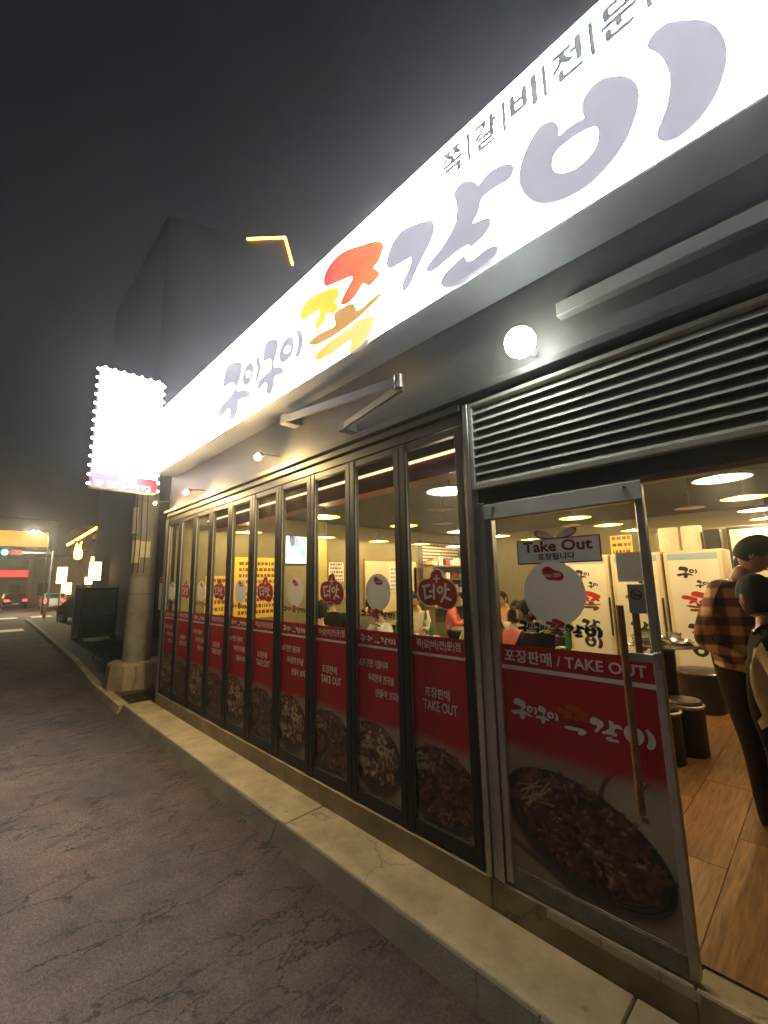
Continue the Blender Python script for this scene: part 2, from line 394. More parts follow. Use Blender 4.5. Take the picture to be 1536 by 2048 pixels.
def concrete(name, col, spot=0.35, seed=0.0, rough=0.8):
    m, n, b = new_mat(name); L = n.links.new; N = n.nodes.new
    tc = N('ShaderNodeTexCoord'); mp = N('ShaderNodeMapping'); mp.inputs['Location'].default_value = (seed, seed * 2, 0)
    L(tc.outputs['Object'], mp.inputs['Vector'])
    a = N('ShaderNodeTexNoise'); a.inputs['Scale'].default_value = 2.2; a.inputs['Detail'].default_value = 8; a.inputs['Roughness'].default_value = 0.7
    L(mp.outputs[0], a.inputs['Vector'])
    r1 = N('ShaderNodeMapRange'); r1.inputs['From Min'].default_value = 0.3; r1.inputs['From Max'].default_value = 0.7; r1.inputs['To Min'].default_value = 0.62; r1.inputs['To Max'].default_value = 1.25
    L(a.outputs['Fac'], r1.inputs['Value'])
    s_ = N('ShaderNodeTexVoronoi'); s_.inputs['Scale'].default_value = 7; L(mp.outputs[0], s_.inputs['Vector'])
    r2 = N('ShaderNodeMapRange'); r2.inputs['From Min'].default_value = 0.05; r2.inputs['From Max'].default_value = 0.13; r2.inputs['To Min'].default_value = 1 - spot; r2.inputs['To Max'].default_value = 1
    L(s_.outputs['Distance'], r2.inputs['Value'])
    mu = N('ShaderNodeMath'); mu.operation = 'MULTIPLY'; L(r1.outputs[0], mu.inputs[0]); L(r2.outputs[0], mu.inputs[1])
    # hairline cracks
    wv = N('ShaderNodeTexNoise'); wv.inputs['Scale'].default_value = 5; wv.inputs['Detail'].default_value = 5; L(mp.outputs[0], wv.inputs['Vector'])
    ad = N('ShaderNodeMixRGB'); ad.blend_type = 'ADD'; ad.inputs[0].default_value = 0.25; L(mp.outputs[0], ad.inputs[1]); L(wv.outputs['Color'], ad.inputs[2])
    v2 = N('ShaderNodeTexVoronoi'); v2.feature = 'DISTANCE_TO_EDGE'; v2.inputs['Scale'].default_value = 0.42; L(ad.outputs[0], v2.inputs['Vector'])
    r3 = N('ShaderNodeMapRange'); r3.inputs['From Min'].default_value = 0.0005; r3.inputs['From Max'].default_value = 0.003; r3.inputs['To Min'].default_value = 0.62
    L(v2.outputs['Distance'], r3.inputs['Value'])
    m2 = N('ShaderNodeMath'); m2.operation = 'MULTIPLY'; L(mu.outputs[0], m2.inputs[0]); L(r3.outputs[0], m2.inputs[1])
    vs = N('ShaderNodeVectorMath'); vs.operation = 'SCALE'; vs.inputs[0].default_value = col; L(m2.outputs[0], vs.inputs['Scale'])
    L(vs.outputs[0], b.inputs['Base Color']); b.inputs['Roughness'].default_value = rough
    f = N('ShaderNodeTexNoise'); f.inputs['Scale'].default_value = 70; f.inputs['Detail'].default_value = 5; L(mp.outputs[0], f.inputs['Vector'])
    hs = N('ShaderNodeMath'); hs.operation = 'MULTIPLY'; L(f.outputs['Fac'], hs.inputs[0]); L(r3.outputs[0], hs.inputs[1])
    bp = N('ShaderNodeBump'); bp.inputs['Strength'].default_value = 0.4; bp.inputs['Distance'].default_value = 0.008
    L(hs.outputs[0], bp.inputs['Height']); L(bp.outputs[0], b.inputs['Normal'])
    return m
MT['walk'] = concrete('pale_concrete', (0.46, 0.385, 0.23))
MT['sill'] = concrete('sill_concrete', (0.38, 0.31, 0.19), 0.2, 3.1)
MT['kerb'] = concrete('kerb_concrete', (0.185, 0.165, 0.118), 0.15, 5.7)
MT['line'] = mat('road_paint', (0.62, 0.60, 0.55), 0.6, 0, 0.3, 30)

GX0, GX1, GY0, GY1 = -92, 30, -40, 50
mb = MB(); mb.add([(GX0, GY0, ROAD_Z), (GX1, GY0, ROAD_Z), (GX1, GY1, ROAD_Z), (GX0, GY1, ROAD_Z)], [(0, 1, 2, 3)])
tag(mb.build('road', 'asphalt'), kind='structure')

# the pale concrete walk in front of the shop: slabs with joints, and its sloped kerb pieces
walk = bpy.data.objects.new('pavement', None); C.objects.link(walk); tag(walk, kind='structure')
xs = [-7.62, -5.35, -3.03, -0.80, 1.5, 3.6]
for a, b in zip(xs[:-1], xs[1:]):
    m_ = MB(); m_.box(a + 0.004, b - 0.004, -0.392, -0.042, -0.40, -0.15, bev=0.006); m_.build('slab', 'walk', walk)
kerb = bpy.data.objects.new('kerb', None); C.objects.link(kerb); tag(kerb, kind='structure')
xs = [-7.62, -6.6, -5.55, -4.4, -3.12, -2.1, -1.05, 0.1, 1.3, 2.5, 3.6]
for a, b in zip(xs[:-1], xs[1:]):
    j = random.uniform(-0.006, 0.006)
    m_ = MB(); prof = [(-0.396, -0.152), (-0.405 + j, -0.158), (-0.465 + j, ROAD_Z - 0.01), (-0.396, ROAD_Z - 0.05)]
    a2, b2 = a + 0.003, b - 0.003
    m_.add([(a2, y, z) for y, z in prof] + [(b2, y, z) for y, z in prof], [(0, 1, 5, 4), (1, 2, 6, 5), (2, 3, 7, 6), (3, 0, 4, 7), (0, 3, 2, 1), (4, 5, 6, 7)])
    m_.build('kerb_stone', 'kerb', kerb)
# the kerb and verge running on beyond the shop to the next corner
path = [(-7.64, -0.33), (-9.5, -0.31), (-13.3, -0.10), (-18, 0.05), (-24, 0.22), (-34, 0.48)]
for i in range(len(path) - 1):
    (xa, ya), (xb, yb) = path[i], path[i + 1]
    n_ = max(1, int(abs(xb - xa) / 1.2))
    for k in range(n_):
        t0, t1 = k / n_ + 0.004, (k + 1) / n_ - 0.004
        x0, y0, x1, y1 = xa + (xb - xa) * t0, ya + (yb - ya) * t0, xa + (xb - xa) * t1, ya + (yb - ya) * t1
        v = [(x0, y0, -.15), (x0, y0 - .12, -.16), (x0, y0 - .16, ROAD_Z - .02), (x0, y0, ROAD_Z - .05)]
        v += [(x1, y1, -.15), (x1, y1 - .12, -.16), (x1, y1 - .16, ROAD_Z - .02), (x1, y1, ROAD_Z - .05)]
        MB().add(v, [(0, 1, 5, 4), (1, 2, 6, 5), (2, 3, 7, 6), (3, 0, 4, 7), (0, 3, 2, 1), (4, 5, 6, 7)]).build('kerb_stone', 'walk', kerb)
mv = MB(); top = [(x, y, -0.165) for x, y in path]
back = [(-7.64, 9.0, -0.165), (-34, 9.0, -0.165)]
mv.add(top + [back[1], back[0]], [tuple(range(len(path) + 2))])
MT['verge'] = concrete('dark_paving', (0.10, 0.085, 0.062), 0.3, 9.3)
tag(mv.build('side_yard', 'verge'), kind='structure')
# crossing lines at the far junction
for k, (xa, xb, ya, yb) in enumerate([(-38.2, -36.6, -0.9, 0.2), (-27.0, -25.6, -1.15, -0.25), (-38.2, -36.6, -2.6, -1.5), (-27.0, -25.6, -2.6, -1.7), (-38.2, -36.6, 0.9, 2.0)]):
    MB().box(xa, xb, ya, yb, ROAD_Z + 0.004, ROAD_Z + 0.008).build('painted_line', 'line', bpy.data.objects['road'])

# ------------------------------------------------------------------ restaurant building shell
BX0, BX1 = -7.40, 4.2
ROOM_Y = 8.2
bld = thing('restaurant_building', 'single storey grey restaurant front with dark folding glass doors under a lit signboard', 'building', (0, 0, 0))
MT['floor_wood'] = None
def woodfloor():
    m, n, b = new_mat('wood_plank_tile'); L = n.links.new; N = n.nodes.new
    oi = N('ShaderNodeObjectInfo'); tc = N('ShaderNodeTexCoord')
    mp = N('ShaderNodeMapping'); mp.inputs['Scale'].default_value = (14, 1.2, 1)
    L(tc.outputs['Object'], mp.inputs['Vector'])
    ofs = N('ShaderNodeVectorMath'); ofs.operation = 'SCALE'; ofs.inputs[0].default_value = (37, 91, 13); L(oi.outputs['Random'], ofs.inputs['Scale'])
    ad = N('ShaderNodeVectorMath'); L(mp.outputs[0], ad.inputs[0]); L(ofs.outputs[0], ad.inputs[1])
    a = N('ShaderNodeTexNoise'); a.inputs['Scale'].default_value = 3.5; a.inputs['Detail'].default_value = 7; a.inputs['Distortion'].default_value = 0.6
    L(ad.outputs[0], a.inputs['Vector'])
    cr = N('ShaderNodeValToRGB'); e = cr.color_ramp.elements
    e[0].position = 0.3; e[0].color = (0.13, 0.055, 0.016, 1); e[1].position = 0.7; e[1].color = (0.33, 0.165, 0.058, 1)
    L(a.outputs['Fac'], cr.inputs[0])
    r = N('ShaderNodeMapRange'); r.inputs['To Min'].default_value = 0.75; r.inputs['To Max'].default_value = 1.2; L(oi.outputs['Random'], r.inputs['Value'])
    vs = N('ShaderNodeVectorMath'); vs.operation = 'SCALE'; L(cr.outputs[0], vs.inputs[0]); L(r.outputs[0], vs.inputs['Scale'])
    L(vs.outputs[0], b.inputs['Base Color']); b.inputs['Roughness'].default_value = 0.36
    bp = N('ShaderNodeBump'); bp.inputs['Strength'].default_value = 0.12; bp.inputs['Distance'].default_value = 0.004; L(a.outputs['Fac'], bp.inputs['Height']); L(bp.outputs[0], b.inputs['Normal'])
    return m
MT['floor_wood'] = woodfloor()
MT['grout'] = mat('floor_joint', (0.05, 0.03, 0.018), 0.7)
floor = tag(MB().box(BX0 + 0.02, BX1, 0.10, ROOM_Y, -0.30, -0.006).build('floor', 'grout'), kind='structure')
# wood-look tiles near the door where single pieces show
pl = MB().box(0.002, 0.298, 0.002, 1.198, -0.004, 0.0).mesh('plank', 'floor_wood')
for i in range(14):
    for j in range(-1, 7):
        x = -2.40 + i * 0.30; y = 0.11 + j * 1.20 + (i % 3) * 0.40
        if y < 0.105:
            if y + 1.2 < 0.2: continue
            o = put('plank', MB().box(0.002, 0.298, 0.002, 1.198 - (0.105 - y), -0.004, 0).mesh('plank', 'floor_wood'), floor); o.location = (x, 0.105, 0); continue
        if y > 6.9: continue
        o = put('plank', pl, floor); o.location = (x, y, 0)
MT['floor_far'] = mat('wood_floor_far', (0.22, 0.12, 0.05), 0.4, 0, 0.35, 5)
MB().add([(-7.3, .11, -.003), (-2.41, .11, -.003), (-2.41, 8.1, -.003), (-7.3, 8.1, -.003)], [(0, 1, 2, 3)]).build('floor_covering', 'floor_far', floor)

MT['ceiling'] = mat('dark_ceiling', (0.05, 0.044, 0.034), 0.7, 0, 0.15, 3)
MT['in_wall'] = mat('olive_wall', (0.19, 0.16, 0.085), 0.7, 0, 0.12, 2)
MT['in_wall_d'] = mat('brown_wall', (0.20, 0.155, 0.09), 0.6, 0, 0.15, 2)
tag(MB().box(BX0 + 0.05, BX1, 0.10, ROOM_Y, 2.85, 2.95).build('ceiling', 'ceiling'), kind='structure')
tag(MB().box(BX0 + 0.05, BX1, ROOM_Y, ROOM_Y + 0.15, -0.3, 2.84).build('wall_back', 'in_wall'), kind='structure')
tag(MB().box(BX0, BX0 + 0.12, 0.10, ROOM_Y, -0.3, 2.84).build('wall_side', 'in_wall'), kind='structure')
tag(MB().box(BX1, BX1 + 0.12, 0.10, ROOM_Y, -0.3, 2.84).build('wall_far_side', 'in_wall_d'), kind='structure')
# shell seen from the street
MB().box(BX0, BX1, 0.012, 0.10, 2.68, 3.34).build('wall_above_doors', 'wall_grey', bld)
MB().box(BX0, BX1, 0.015, 0.10, 3.342, 4.30).build('parapet', 'wall_grey', bld)
MB().box(BX0, BX1, 0.11, ROOM_Y, 2.96, 3.05).build('roof', 'dark_hole', bld)
MB().box(BX0 - 0.03, BX0 - 0.002, 0.02, ROOM_Y, -0.2, 3.3).build('side_cladding', 'wall_grey', bld)
# dark header over the folding doors
MB().box(-7.29, -1.545, -0.030, 0.09, 2.605, 2.675, bev=0.004).build('door_header', 'black', bld)
MB().box(-7.29, -1.545, -0.048, 0.008, 2.69, 2.74, bev=0.004).build('header_trim', 'wall_grey', bld)
# sill the doors stand on, in poured lengths
for a, b, dy in [(-7.40, -6.10, 0.006), (-6.096, -3.62, 0), (-3.616, -1.50, 0), (-1.496, -0.58, 0.004), (-0.576, 2.0, 0.0), (2.004, 4.2, 0)]:
    MB().box(a, b, -0.040 + dy, 0.102, -0.35, -0.002, bev=0.006).build('sill', 'sill', bld)
# silver corner post on the left and post beside the entrance
MB().box(-7.40, -7.30, -0.035, 0.05, 0.0, 2.66, bev=0.004).build('corner_post', 'steel', bld)
p_ = MB(); p_.box(-1.522, -1.485, -0.045, 0.07, 0.0, 2.72, bev=0.003); p_.box(-1.483, -1.452, -0.030, 0.07, 0.0, 2.14, bev=0.003); p_.box(-1.450, -1.412, -0.038, 0.07, 0.0, 2.06, bev=0.003)
p_.build('entrance_post', 'steel', bld)
# louvred transom over the entrance
lv = MB(); lv.box(-1.484, 2.2, 0.02, 0.07, 2.15, 2.72); lv = lv.build('louvre_panel', 'wall_grey', bld)
fr = MB()
fr.box(-1.482, -1.455, -0.040, 0.019, 2.150, 2.715, bev=0.003); fr.box(-1.454, 2.2, -0.040, 0.019, 2.150, 2.182, bev=0.003); fr.box(-1.454, 2.2, -0.040, 0.019, 2.690, 2.715, bev=0.003)
fr.build('louvre_frame', 'louvre', lv)
sl = MB(); sl.add([(-1.452, 0.015, 0.052), (2.19, 0.015, 0.052), (2.19, -0.030, 0.010), (-1.452, -0.030, 0.010), (-1.452, 0.015, 0.046), (2.19, 0.015, 0.046), (2.19, -0.034, 0.000), (-1.452, -0.034, 0.000)],
                  [(0, 1, 2, 3), (7, 6, 5, 4), (3, 2, 6, 7), (0, 3, 7, 4), (1, 5, 6, 2), (0, 4, 5, 1)])
slm = sl.mesh('slat', 'louvre')
for k in range(9):
    o = put('slat', slm, lv); o.location = (0, 0, 2.182 + k * 0.0565)
# header between louvre and doorway, threshold track
MB().box(-1.484, 2.2, -0.012, 0.07, 2.062, 2.146, bev=0.003).build('entrance_header', 'black', bld)
MB().box(-1.411, 2.2, 0.0, 0.07, 2.035, 2.060).build('door_track', 'wood', bld)
# fascia strip and wall trims under the sign
MB().box(-0.86, 3.2, -0.055, 0.010, 3.02, 3.10, bev=0.004).build('fascia_strip', 'fascia', bld)
MB().box(BX0, 3.2, -0.075, 0.011, 2.755, 2.800, bev=0.004).build('drip_trim', 'wall_grey', bld)

# ------------------------------------------------------------------ the long lit signboard
MT['sign_face'] = emit('sign_lit_acrylic', (0.97, 0.97, 1.0), 46.0)
MT['s_ink'] = emit('sign_letter_glare', (0.42, 0.42, 0.49), 0.68)  # dark letters; glare from the lit face is put in as a grey glow
MT['s_yellow'] = emit('sign_letter_yellow', (1.0, 0.70, 0.0), 0.72)
def emit_grad(name, c1, c2, strength):
    m = emit(name, c1, strength); n = m.node_tree; b = n.nodes['Principled BSDF']
    tc = n.nodes.new('ShaderNodeTexCoord'); sp = n.nodes.new('ShaderNodeSeparateXYZ'); n.links.new(tc.outputs['Generated'], sp.inputs[0])
    ns = n.nodes.new('ShaderNodeTexNoise'); ns.inputs['Scale'].default_value = 1.5; n.links.new(tc.outputs['Generated'], ns.inputs['Vector'])
    ad = n.nodes.new('ShaderNodeMath'); ad.operation = 'MULTIPLY_ADD'; ad.inputs[1].default_value = .9; n.links.new(ns.outputs['Fac'], ad.inputs[0])
    iv = n.nodes.new('ShaderNodeMath'); iv.operation = 'MULTIPLY_ADD'; iv.inputs[1].default_value = .7; iv.inputs[2].default_value = -.25; n.links.new(sp.outputs['X'], iv.inputs[0]); n.links.new(iv.outputs[0], ad.inputs[2])
    cr = n.nodes.new('ShaderNodeValToRGB'); cr.color_ramp.elements[0].position = .25; cr.color_ramp.elements[0].color = (*c1, 1); cr.color_ramp.elements[1].position = .85; cr.color_ramp.elements[1].color = (*c2, 1)
    n.links.new(ad.outputs[0], cr.inputs[0]); n.links.new(cr.outputs[0], b.inputs['Emission Color']); return m
MT['s_red'] = emit_grad('sign_letter_red', (1.0, 0.045, 0.006), (1.0, 0.26, 0.05), 0.72)
MT['s_brown'] = emit('sign_letter_brown', (0.72, 0.36, 0.05), 0.62)
MT['s_pale'] = emit_grad('sign_letter_pale', (0.98, 0.60, 0.05), (1.0, 0.80, 0.25), 0.72)
MT['s_pink'] = emit('emblem_glare_pink', (1.0, 0.55, 0.52), 0.7)
MT['s_small'] = emit('sign_small_letter', (0.20, 0.22, 0.24), 0.6)
MT['s_side'] = emit('letter_edge_shade', (0.30, 0.26, 0.30), 0.6)  # letter sides, their shading put in as a dimmer grey glow
sign = thing('signboard', 'long white backlit signboard with hand-painted Korean lettering above the folding doors', 'sign', (0, 0, 0))
MB().box(SIGN_X0, SIGN_X1, SIGN_Y + 0.01, 0.010, SIGN_Z0, SIGN_Z1, bev=0.006).build('cabinet', 'soffit', sign)
MB().box(SIGN_X0 + 0.012, SIGN_X1 - 0.012, SIGN_Y, SIGN_Y + 0.012, SIGN_Z0 + 0.010, SIGN_Z1 - 0.010).build('lit_face', 'sign_face', sign)
cols = {'ink': 's_ink', 'red': 's_red', 'yellow': 's_yellow', 'brown': 's_brown', 'pale': 's_pale'}
for i, (c_, ls) in enumerate(LOGO):
    m_ = MB(); t3 = facade(SIGN_Y - 0.002)
    flat = [p for l in ls for p in l]
    m_.shape(ls, lambda u, v, d: t3(u, v, d + 0.030 - 0.001 * (i % 3)), None, 0)
    o_ = 0
    for l in ls:
        k = len(l); base = len(m_.v)
        m_.v += [t3(p[0], p[1], 0.001) for p in l] + [t3(p[0], p[1], 0.030 - 0.001 * (i % 3)) for p in l]
        q = [(base + j, base + (j + 1) % k, base + k + (j + 1) % k, base + k + j) for j in range(k)]
        m_.f += q; m_.mi += [1] * len(q)
    m_.build('letter', [cols[c_], 's_side'], sign)
# the small line of lettering
x0s = -1.385
for k, ch in enumerate('쪽갈비전문점'):
    m_ = MB(); letter(m_, ch, facade(SIGN_Y - 0.008), x0s + k * 0.2405, 4.108, width=0.148, height=0.185, bold=0.004, fat=0.0075); m_.build('small_letter', 's_small', sign)
    if k < 5:
        m_ = MB(); a = x0s + k * 0.2405 + 0.185; m_.box(a, a + 0.022, SIGN_Y - 0.008, SIGN_Y - 0.002, 4.10, 4.30); m_.build('small_letter', 's_small', sign)
# red emblem near the sign's end, paled to pink to paint in the glare
for pts in ([(60,960),(80,920),(120,940),(175,985),(200,900),(235,890),(290,920),(320,985),(310,1060),(280,1030),(230,1005),(180,1040),(110,1010)], [(80,1290),(150,1325),(190,1270),(260,1230),(265,1290),(215,1370),(160,1360),(110,1320)]):
    m_ = MB(); m_.shape([smooth_loop([(q.x, q.z) for q in (on_y(x, y, SIGN_Y - 0.01) for x, y in z1(pts))], 3)], facade(SIGN_Y - 0.004)); m_.build('emblem', 's_pink', sign)

# ------------------------------------------------------------------ food photographs printed on the films (flat print as a coloured grid)
def sstep(a, b, x):
    t = np.clip((x - a) / (b - a), 0, 1); return t * t * (3 - 2 * t)
def lownoise(rng, H, W, cells):
    g = rng.random((cells + 2, cells + 2)); y = np.linspace(0, cells, H); x = np.linspace(0, cells, W)
    yi = y.astype(int); xi = x.astype(int); fy = (y - yi)[:, None]; fx = (x - xi)[None, :]
    fy = fy * fy * (3 - 2 * fy); fx = fx * fx * (3 - 2 * fx)
    return (g[yi][:, xi] * (1 - fy) + g[yi + 1][:, xi] * fy) * (1 - fx) + (g[yi][:, xi + 1] * (1 - fy) + g[yi + 1][:, xi + 1] * fy) * fx
def blur(a, n=1):
    for _ in range(n):
        p = np.pad(a, ((1, 1), (1, 1), (0, 0)), 'edge')
        a = (p[:-2, 1:-1] + p[2:, 1:-1] + p[1:-1, :-2] + p[1:-1, 2:] + 2 * p[1:-1, 1:-1]) / 6
    return a
RED = np.array((0.36, 0.010, 0.010))
def paint_food(wm, hm, res, seed, kind, cx, cy, a, b, rot, nrib, fade=0.20, side_bowl=False):
    rng = np.random.default_rng(seed)
    W, H = int(wm * res), int(hm * res)
    X, Y = np.meshgrid((np.arange(W) + .5) / res, (np.arange(H) + .5) / res)     # metres, y down
    img = np.ones((H, W, 3)) * np.array((0.30, 0.235, 0.175)) * (0.75 + 0.5 * lownoise(rng, H, W, 4))[..., None]
    if side_bowl:
        db = np.hypot((X - wm * 1.02) / 0.30, (Y - hm * 0.28) / 0.22)
        img = np.where((db < 1)[..., None], np.array((0.36, 0.34, 0.25)) * (1.1 - 0.35 * db[..., None] ** 3), img)
        img = np.where((np.abs(db - 1.02) < 0.035)[..., None], np.array((0.07, 0.05, 0.04)), img)
        leaf = np.hypot((X - wm * 0.86) / .02, (Y - hm * .30) / .014) < 1
        img[leaf] = (0.12, 0.09, 0.03)
        s = np.abs((Y - hm * .93) - 0.10 * np.sin((X - .25) * 4)); img *= (0.35 + 0.65 * sstep(0.004, 0.03, s))[..., None]
    c, s_ = math.cos(rot), math.sin(rot)
    x1 = (X - cx) * c + (Y - cy) * s_; y1 = -(X - cx) * s_ + (Y - cy) * c
    d = np.hypot(x1 / a, y1 / b)
    sh = np.hypot((x1 - .01) / a, (y1 - .03) / b)
    img *= (0.25 + 0.75 * sstep(1.0, 1.22, sh))[..., None]
    ringc = 0.020 + 0.085 * (np.sin(d * 95) > 0.55) * sstep(-0.3, 0.9, y1 / b)
    img = np.where(((d < 1.10) & (d > 0.86))[..., None], ringc[..., None] * np.array((1, 0.95, 0.9)), img)
    inner = d < 0.90
    img = np.where(inner[..., None], np.array((0.022, 0.008, 0.006)), img)
    fuzz = lownoise(rng, H, W, 26); fuzz2 = lownoise(rng, H, W, 40)
    for i in range(nrib):
        r = math.sqrt(rng.random()) * 0.93; t = rng.random() * 2 * math.pi
        px, py = cx + (r * a * math.cos(t)) * c - (r * b * math.sin(t)) * s_, cy + (r * a * math.cos(t)) * s_ + (r * b * math.sin(t)) * c - 0.018
        light = False
        if kind == 'cheese' and rng.random() < 0.48:
            L_, th = rng.uniform(.008, .026), rng.uniform(.008, .019); base = np.array((0.52, 0.40, 0.24)) * rng.uniform(.6, 1.25); an = rng.uniform(0, 6.28); gl = .10; light = True
        else:
            L_, th = rng.uniform(.010, .040), rng.uniform(.010, .024)
            base = np.array((0.125, 0.052, 0.034)) * rng.uniform(.25, 1.45); an = math.atan2(py - cy + .02, px - cx) + rng.normal(0, .9)
            gl = rng.uniform(.0, .9) ** 2
        bend = rng.normal(0, .5)
        dx, dy = math.cos(an) * L_, math.sin(an) * L_
        q = np.clip(((X - px) * dx + (Y - py) * dy) / (L_ * L_), -1, 1)
        ox, oy = -dy * bend * (q * q - .5), dx * bend * (q * q - .5)
        ex = X - px - q * dx - ox; ey = Y - py - q * dy - oy
        tt = th * (1 - .35 * q * q) * (0.8 + 0.4 * fuzz)
        e = np.hypot(ex, ey) / tt
        m = (e < 1)
        if not m.any(): continue
        shade = 0.22 + 0.80 * np.sqrt(np.clip(1 - e * e, 0, 1)) * (.75 + .5 * fuzz)
        col = base * shade[..., None]
        hl = np.exp(-(((ex * .5 + ey) / tt + .42) ** 2) * 12) * gl * np.clip(fuzz2 * 2.4 - .85, 0, 1)
        col = col + (hl * (.10 if light else .70))[..., None] * np.array((1, .70, .58))
        al = sstep(1.0, .84, e)[..., None]
        img = img * (1 - al) + col * al
    for i in range(14 if kind != 'cheese' else 3):        # green onion sticks at the plate's upper left
        px, py = cx - a * rng.uniform(.45, .85), cy - b * rng.uniform(.35, .75); an = rng.normal(-.5, .3); L_ = .05
        q = np.clip(((X - px) * math.cos(an) + (Y - py) * math.sin(an)) / L_, -1, 1)
        e = np.hypot(X - px - q * L_ * math.cos(an), Y - py - q * L_ * math.sin(an))
        img = np.where((e < .0035)[..., None], np.array((0.34, .32, .14)) * rng.uniform(.6, 1.1), img)
    img = blur(img, 1)
    wav = Y + 0.05 * (lownoise(rng, H, W, 3) - .5)
    al = sstep(0.0, fade * hm, wav)[..., None]
    al = np.where((d < 0.9)[..., None], np.maximum(al, sstep(0.0, fade * .35 * hm, wav)[..., None]), al)
    return RED * (1 - al) + img * al
def print_mat():
    m, n, b = new_mat('photo_print')
    at = n.nodes.new('ShaderNodeAttribute'); at.attribute_name = 'ink'
    n.links.new(at.outputs['Color'], b.inputs['Base Color']); b.inputs['Roughness'].default_value = 0.38
    t = n.nodes.new('ShaderNodeBsdfTranslucent'); n.links.new(at.outputs['Color'], t.inputs[0])
    mx = n.nodes.new('ShaderNodeMixShader'); mx.inputs[0].default_value = 0.05
    n.links.new(b.outputs[0], mx.inputs[1]); n.links.new(t.outputs[0], mx.inputs[2]); n.links.new(mx.outputs[0], n.nodes['Material Output'].inputs[0])
    return m
MT['photo'] = print_mat()
def print_mesh(name, img, wm, hm):
    """grid in the shop-front plane, lower left at the origin, image row 0 at the top"""
    H, W = img.shape[:2]
    X, Z = np.meshgrid(np.linspace(0, wm, W), np.linspace(hm, 0, H))
    v = np.stack([X, np.zeros_like(X), Z], -1).reshape(-1, 3)
    idx = np.arange(H * W).reshape(H, W)
    f = np.stack([idx[1:, :-1], idx[1:, 1:], idx[:-1, 1:], idx[:-1, :-1]], -1).reshape(-1, 4)
    me = bpy.data.meshes.new(name); me.from_pydata(v.tolist(), [], f.tolist())
    ca = me.color_attributes.new('ink', 'FLOAT_COLOR', 'POINT')
    ca.data.foreach_set('color', np.concatenate([img.reshape(-1, 3), np.ones((H * W, 1))], 1).ravel().astype(np.float32))
    me.materials.append(MT['photo']); return me

# flat brush strokes for hand lettering
def stroke(mb, pts, wd, to3, lift=0.0, n=8):
    pts = [Vector((p[0], p[1])) for p in pts]; k = 0
    for a, b in zip(pts[:-1], pts[1:]):
        d = b - a; an = math.atan2(d.y, d.x)
        l = [(b.x + wd / 2 * math.cos(an - math.pi / 2 + math.pi * j / n), b.y + wd / 2 * math.sin(an - math.pi / 2 + math.pi * j / n)) for j in range(n + 1)]
        l += [(a.x + wd / 2 * math.cos(an + math.pi / 2 + math.pi * j / n), a.y + wd / 2 * math.sin(an + math.pi / 2 + math.pi * j / n)) for j in range(n + 1)]
        mb.shape([l], lambda u, v, q, k=k: to3(u, v, lift + 0.0002 * k)); k += 1
    return mb
def disc_loop(cx, cz, rx, rz=None, n=40): return [(cx + rx * math.cos(2 * math.pi * i / n), cz + (rz or rx) * math.sin(2 * math.pi * i / n)) for i in range(n)]

def badge(parent, cx, cz, s):
    """red pumpkin-shaped sticker with white rim, plus sign and two brush syllables"""
    P = [(1040,1170),(1075,1185),(1088,1232),(1125,1250),(1172,1290),(1190,1350),(1185,1410),(1150,1458),(1105,1470),(1060,1455),(1030,1440),(990,1450),(940,1440),(900,1400),(885,1340),(897,1280),(930,1250),(985,1240),(1000,1195)]
    q = lambda x, y: (cx + (x - 1037) / 305 * s, cz - (y - 1325) / 305 * s * 0.80)
    out = smooth_loop([q(*p) for p in P], 3); t3 = facade(-0.009)
    big = [(cx + (u - cx) * 1.05, cz + (v - cz) * 1.05) for u, v in out]
    MB().shape([big], facade(-0.0080)).build('sticker_rim', 'white_film', parent)
    MB().shape([out], t3).build('sticker', 'red_badge', parent)
    m_ = MB(); wd = s * 0.055; k = 0
    for st, ww in [([(1040,1215),(1040,1270)], .6), ([(1018,1243),(1062,1243)], .6), ([(925,1302),(982,1292)], 1), ([(938,1305),(945,1392),(992,1376)], 1), ([(985,1340),(1012,1337)], .9), ([(1020,1288),(1016,1392)], 1),
                   ([(1050,1320),(1065,1302),(1085,1312),(1085,1340),(1065,1352),(1050,1340),(1050,1320)], .85), ([(1112,1285),(1106,1362)], 1), ([(1112,1325),(1136,1325)], .8), ([(1106,1358),(1074,1416)], 1), ([(1098,1378),(1146,1402)], 1)]:
        stroke(m_, [q(*p) for p in st], wd * ww, facade(-0.0095 - 0.0012 * k * 0.4)); k += 1
    m_.build('sticker_lettering', 'white_film', parent)
INK = {'ink': 'black_print', 'red': 'red_ink', 'yellow': 'red_ink', 'brown': 'brown_ink', 'pale': 'brown_ink'}
MT['orange_ink'] = film('logo_orange_ink', (0.48, 0.085, 0.02), 0.06)
WHT = {'ink': 'white_film', 'red': 'orange_ink', 'yellow': 'orange_ink', 'brown': 'brown_ink', 'pale': 'white_film'}
def white_disc(parent, cx, cz, r):
    """round white sticker; only its red patch with the founding year stays"""
    MB().shape([disc_loop(cx, cz, r)], facade(-0.008)).build('round_sticker', 'disc_film', parent)
    lp = smooth_loop([(cx + a * r, cz + b * r) for a, b in [(-.30, .62), (-.28, .78), (-.08, .84), (.10, .72), (.30, .66), (.38, .52), (.30, .40), (.06, .40), (-.16, .44)]], 4)
    MB().shape([lp], facade(-0.0088)).build('sticker_patch', 'red_badge', parent)
    m_ = MB(); letter(m_, 'since 2009', facade(-0.0096), cx - .25 * r, cz + .50 * r, width=.54 * r, height=.13 * r); m_.build('sticker_lettering', 'white_film', parent)

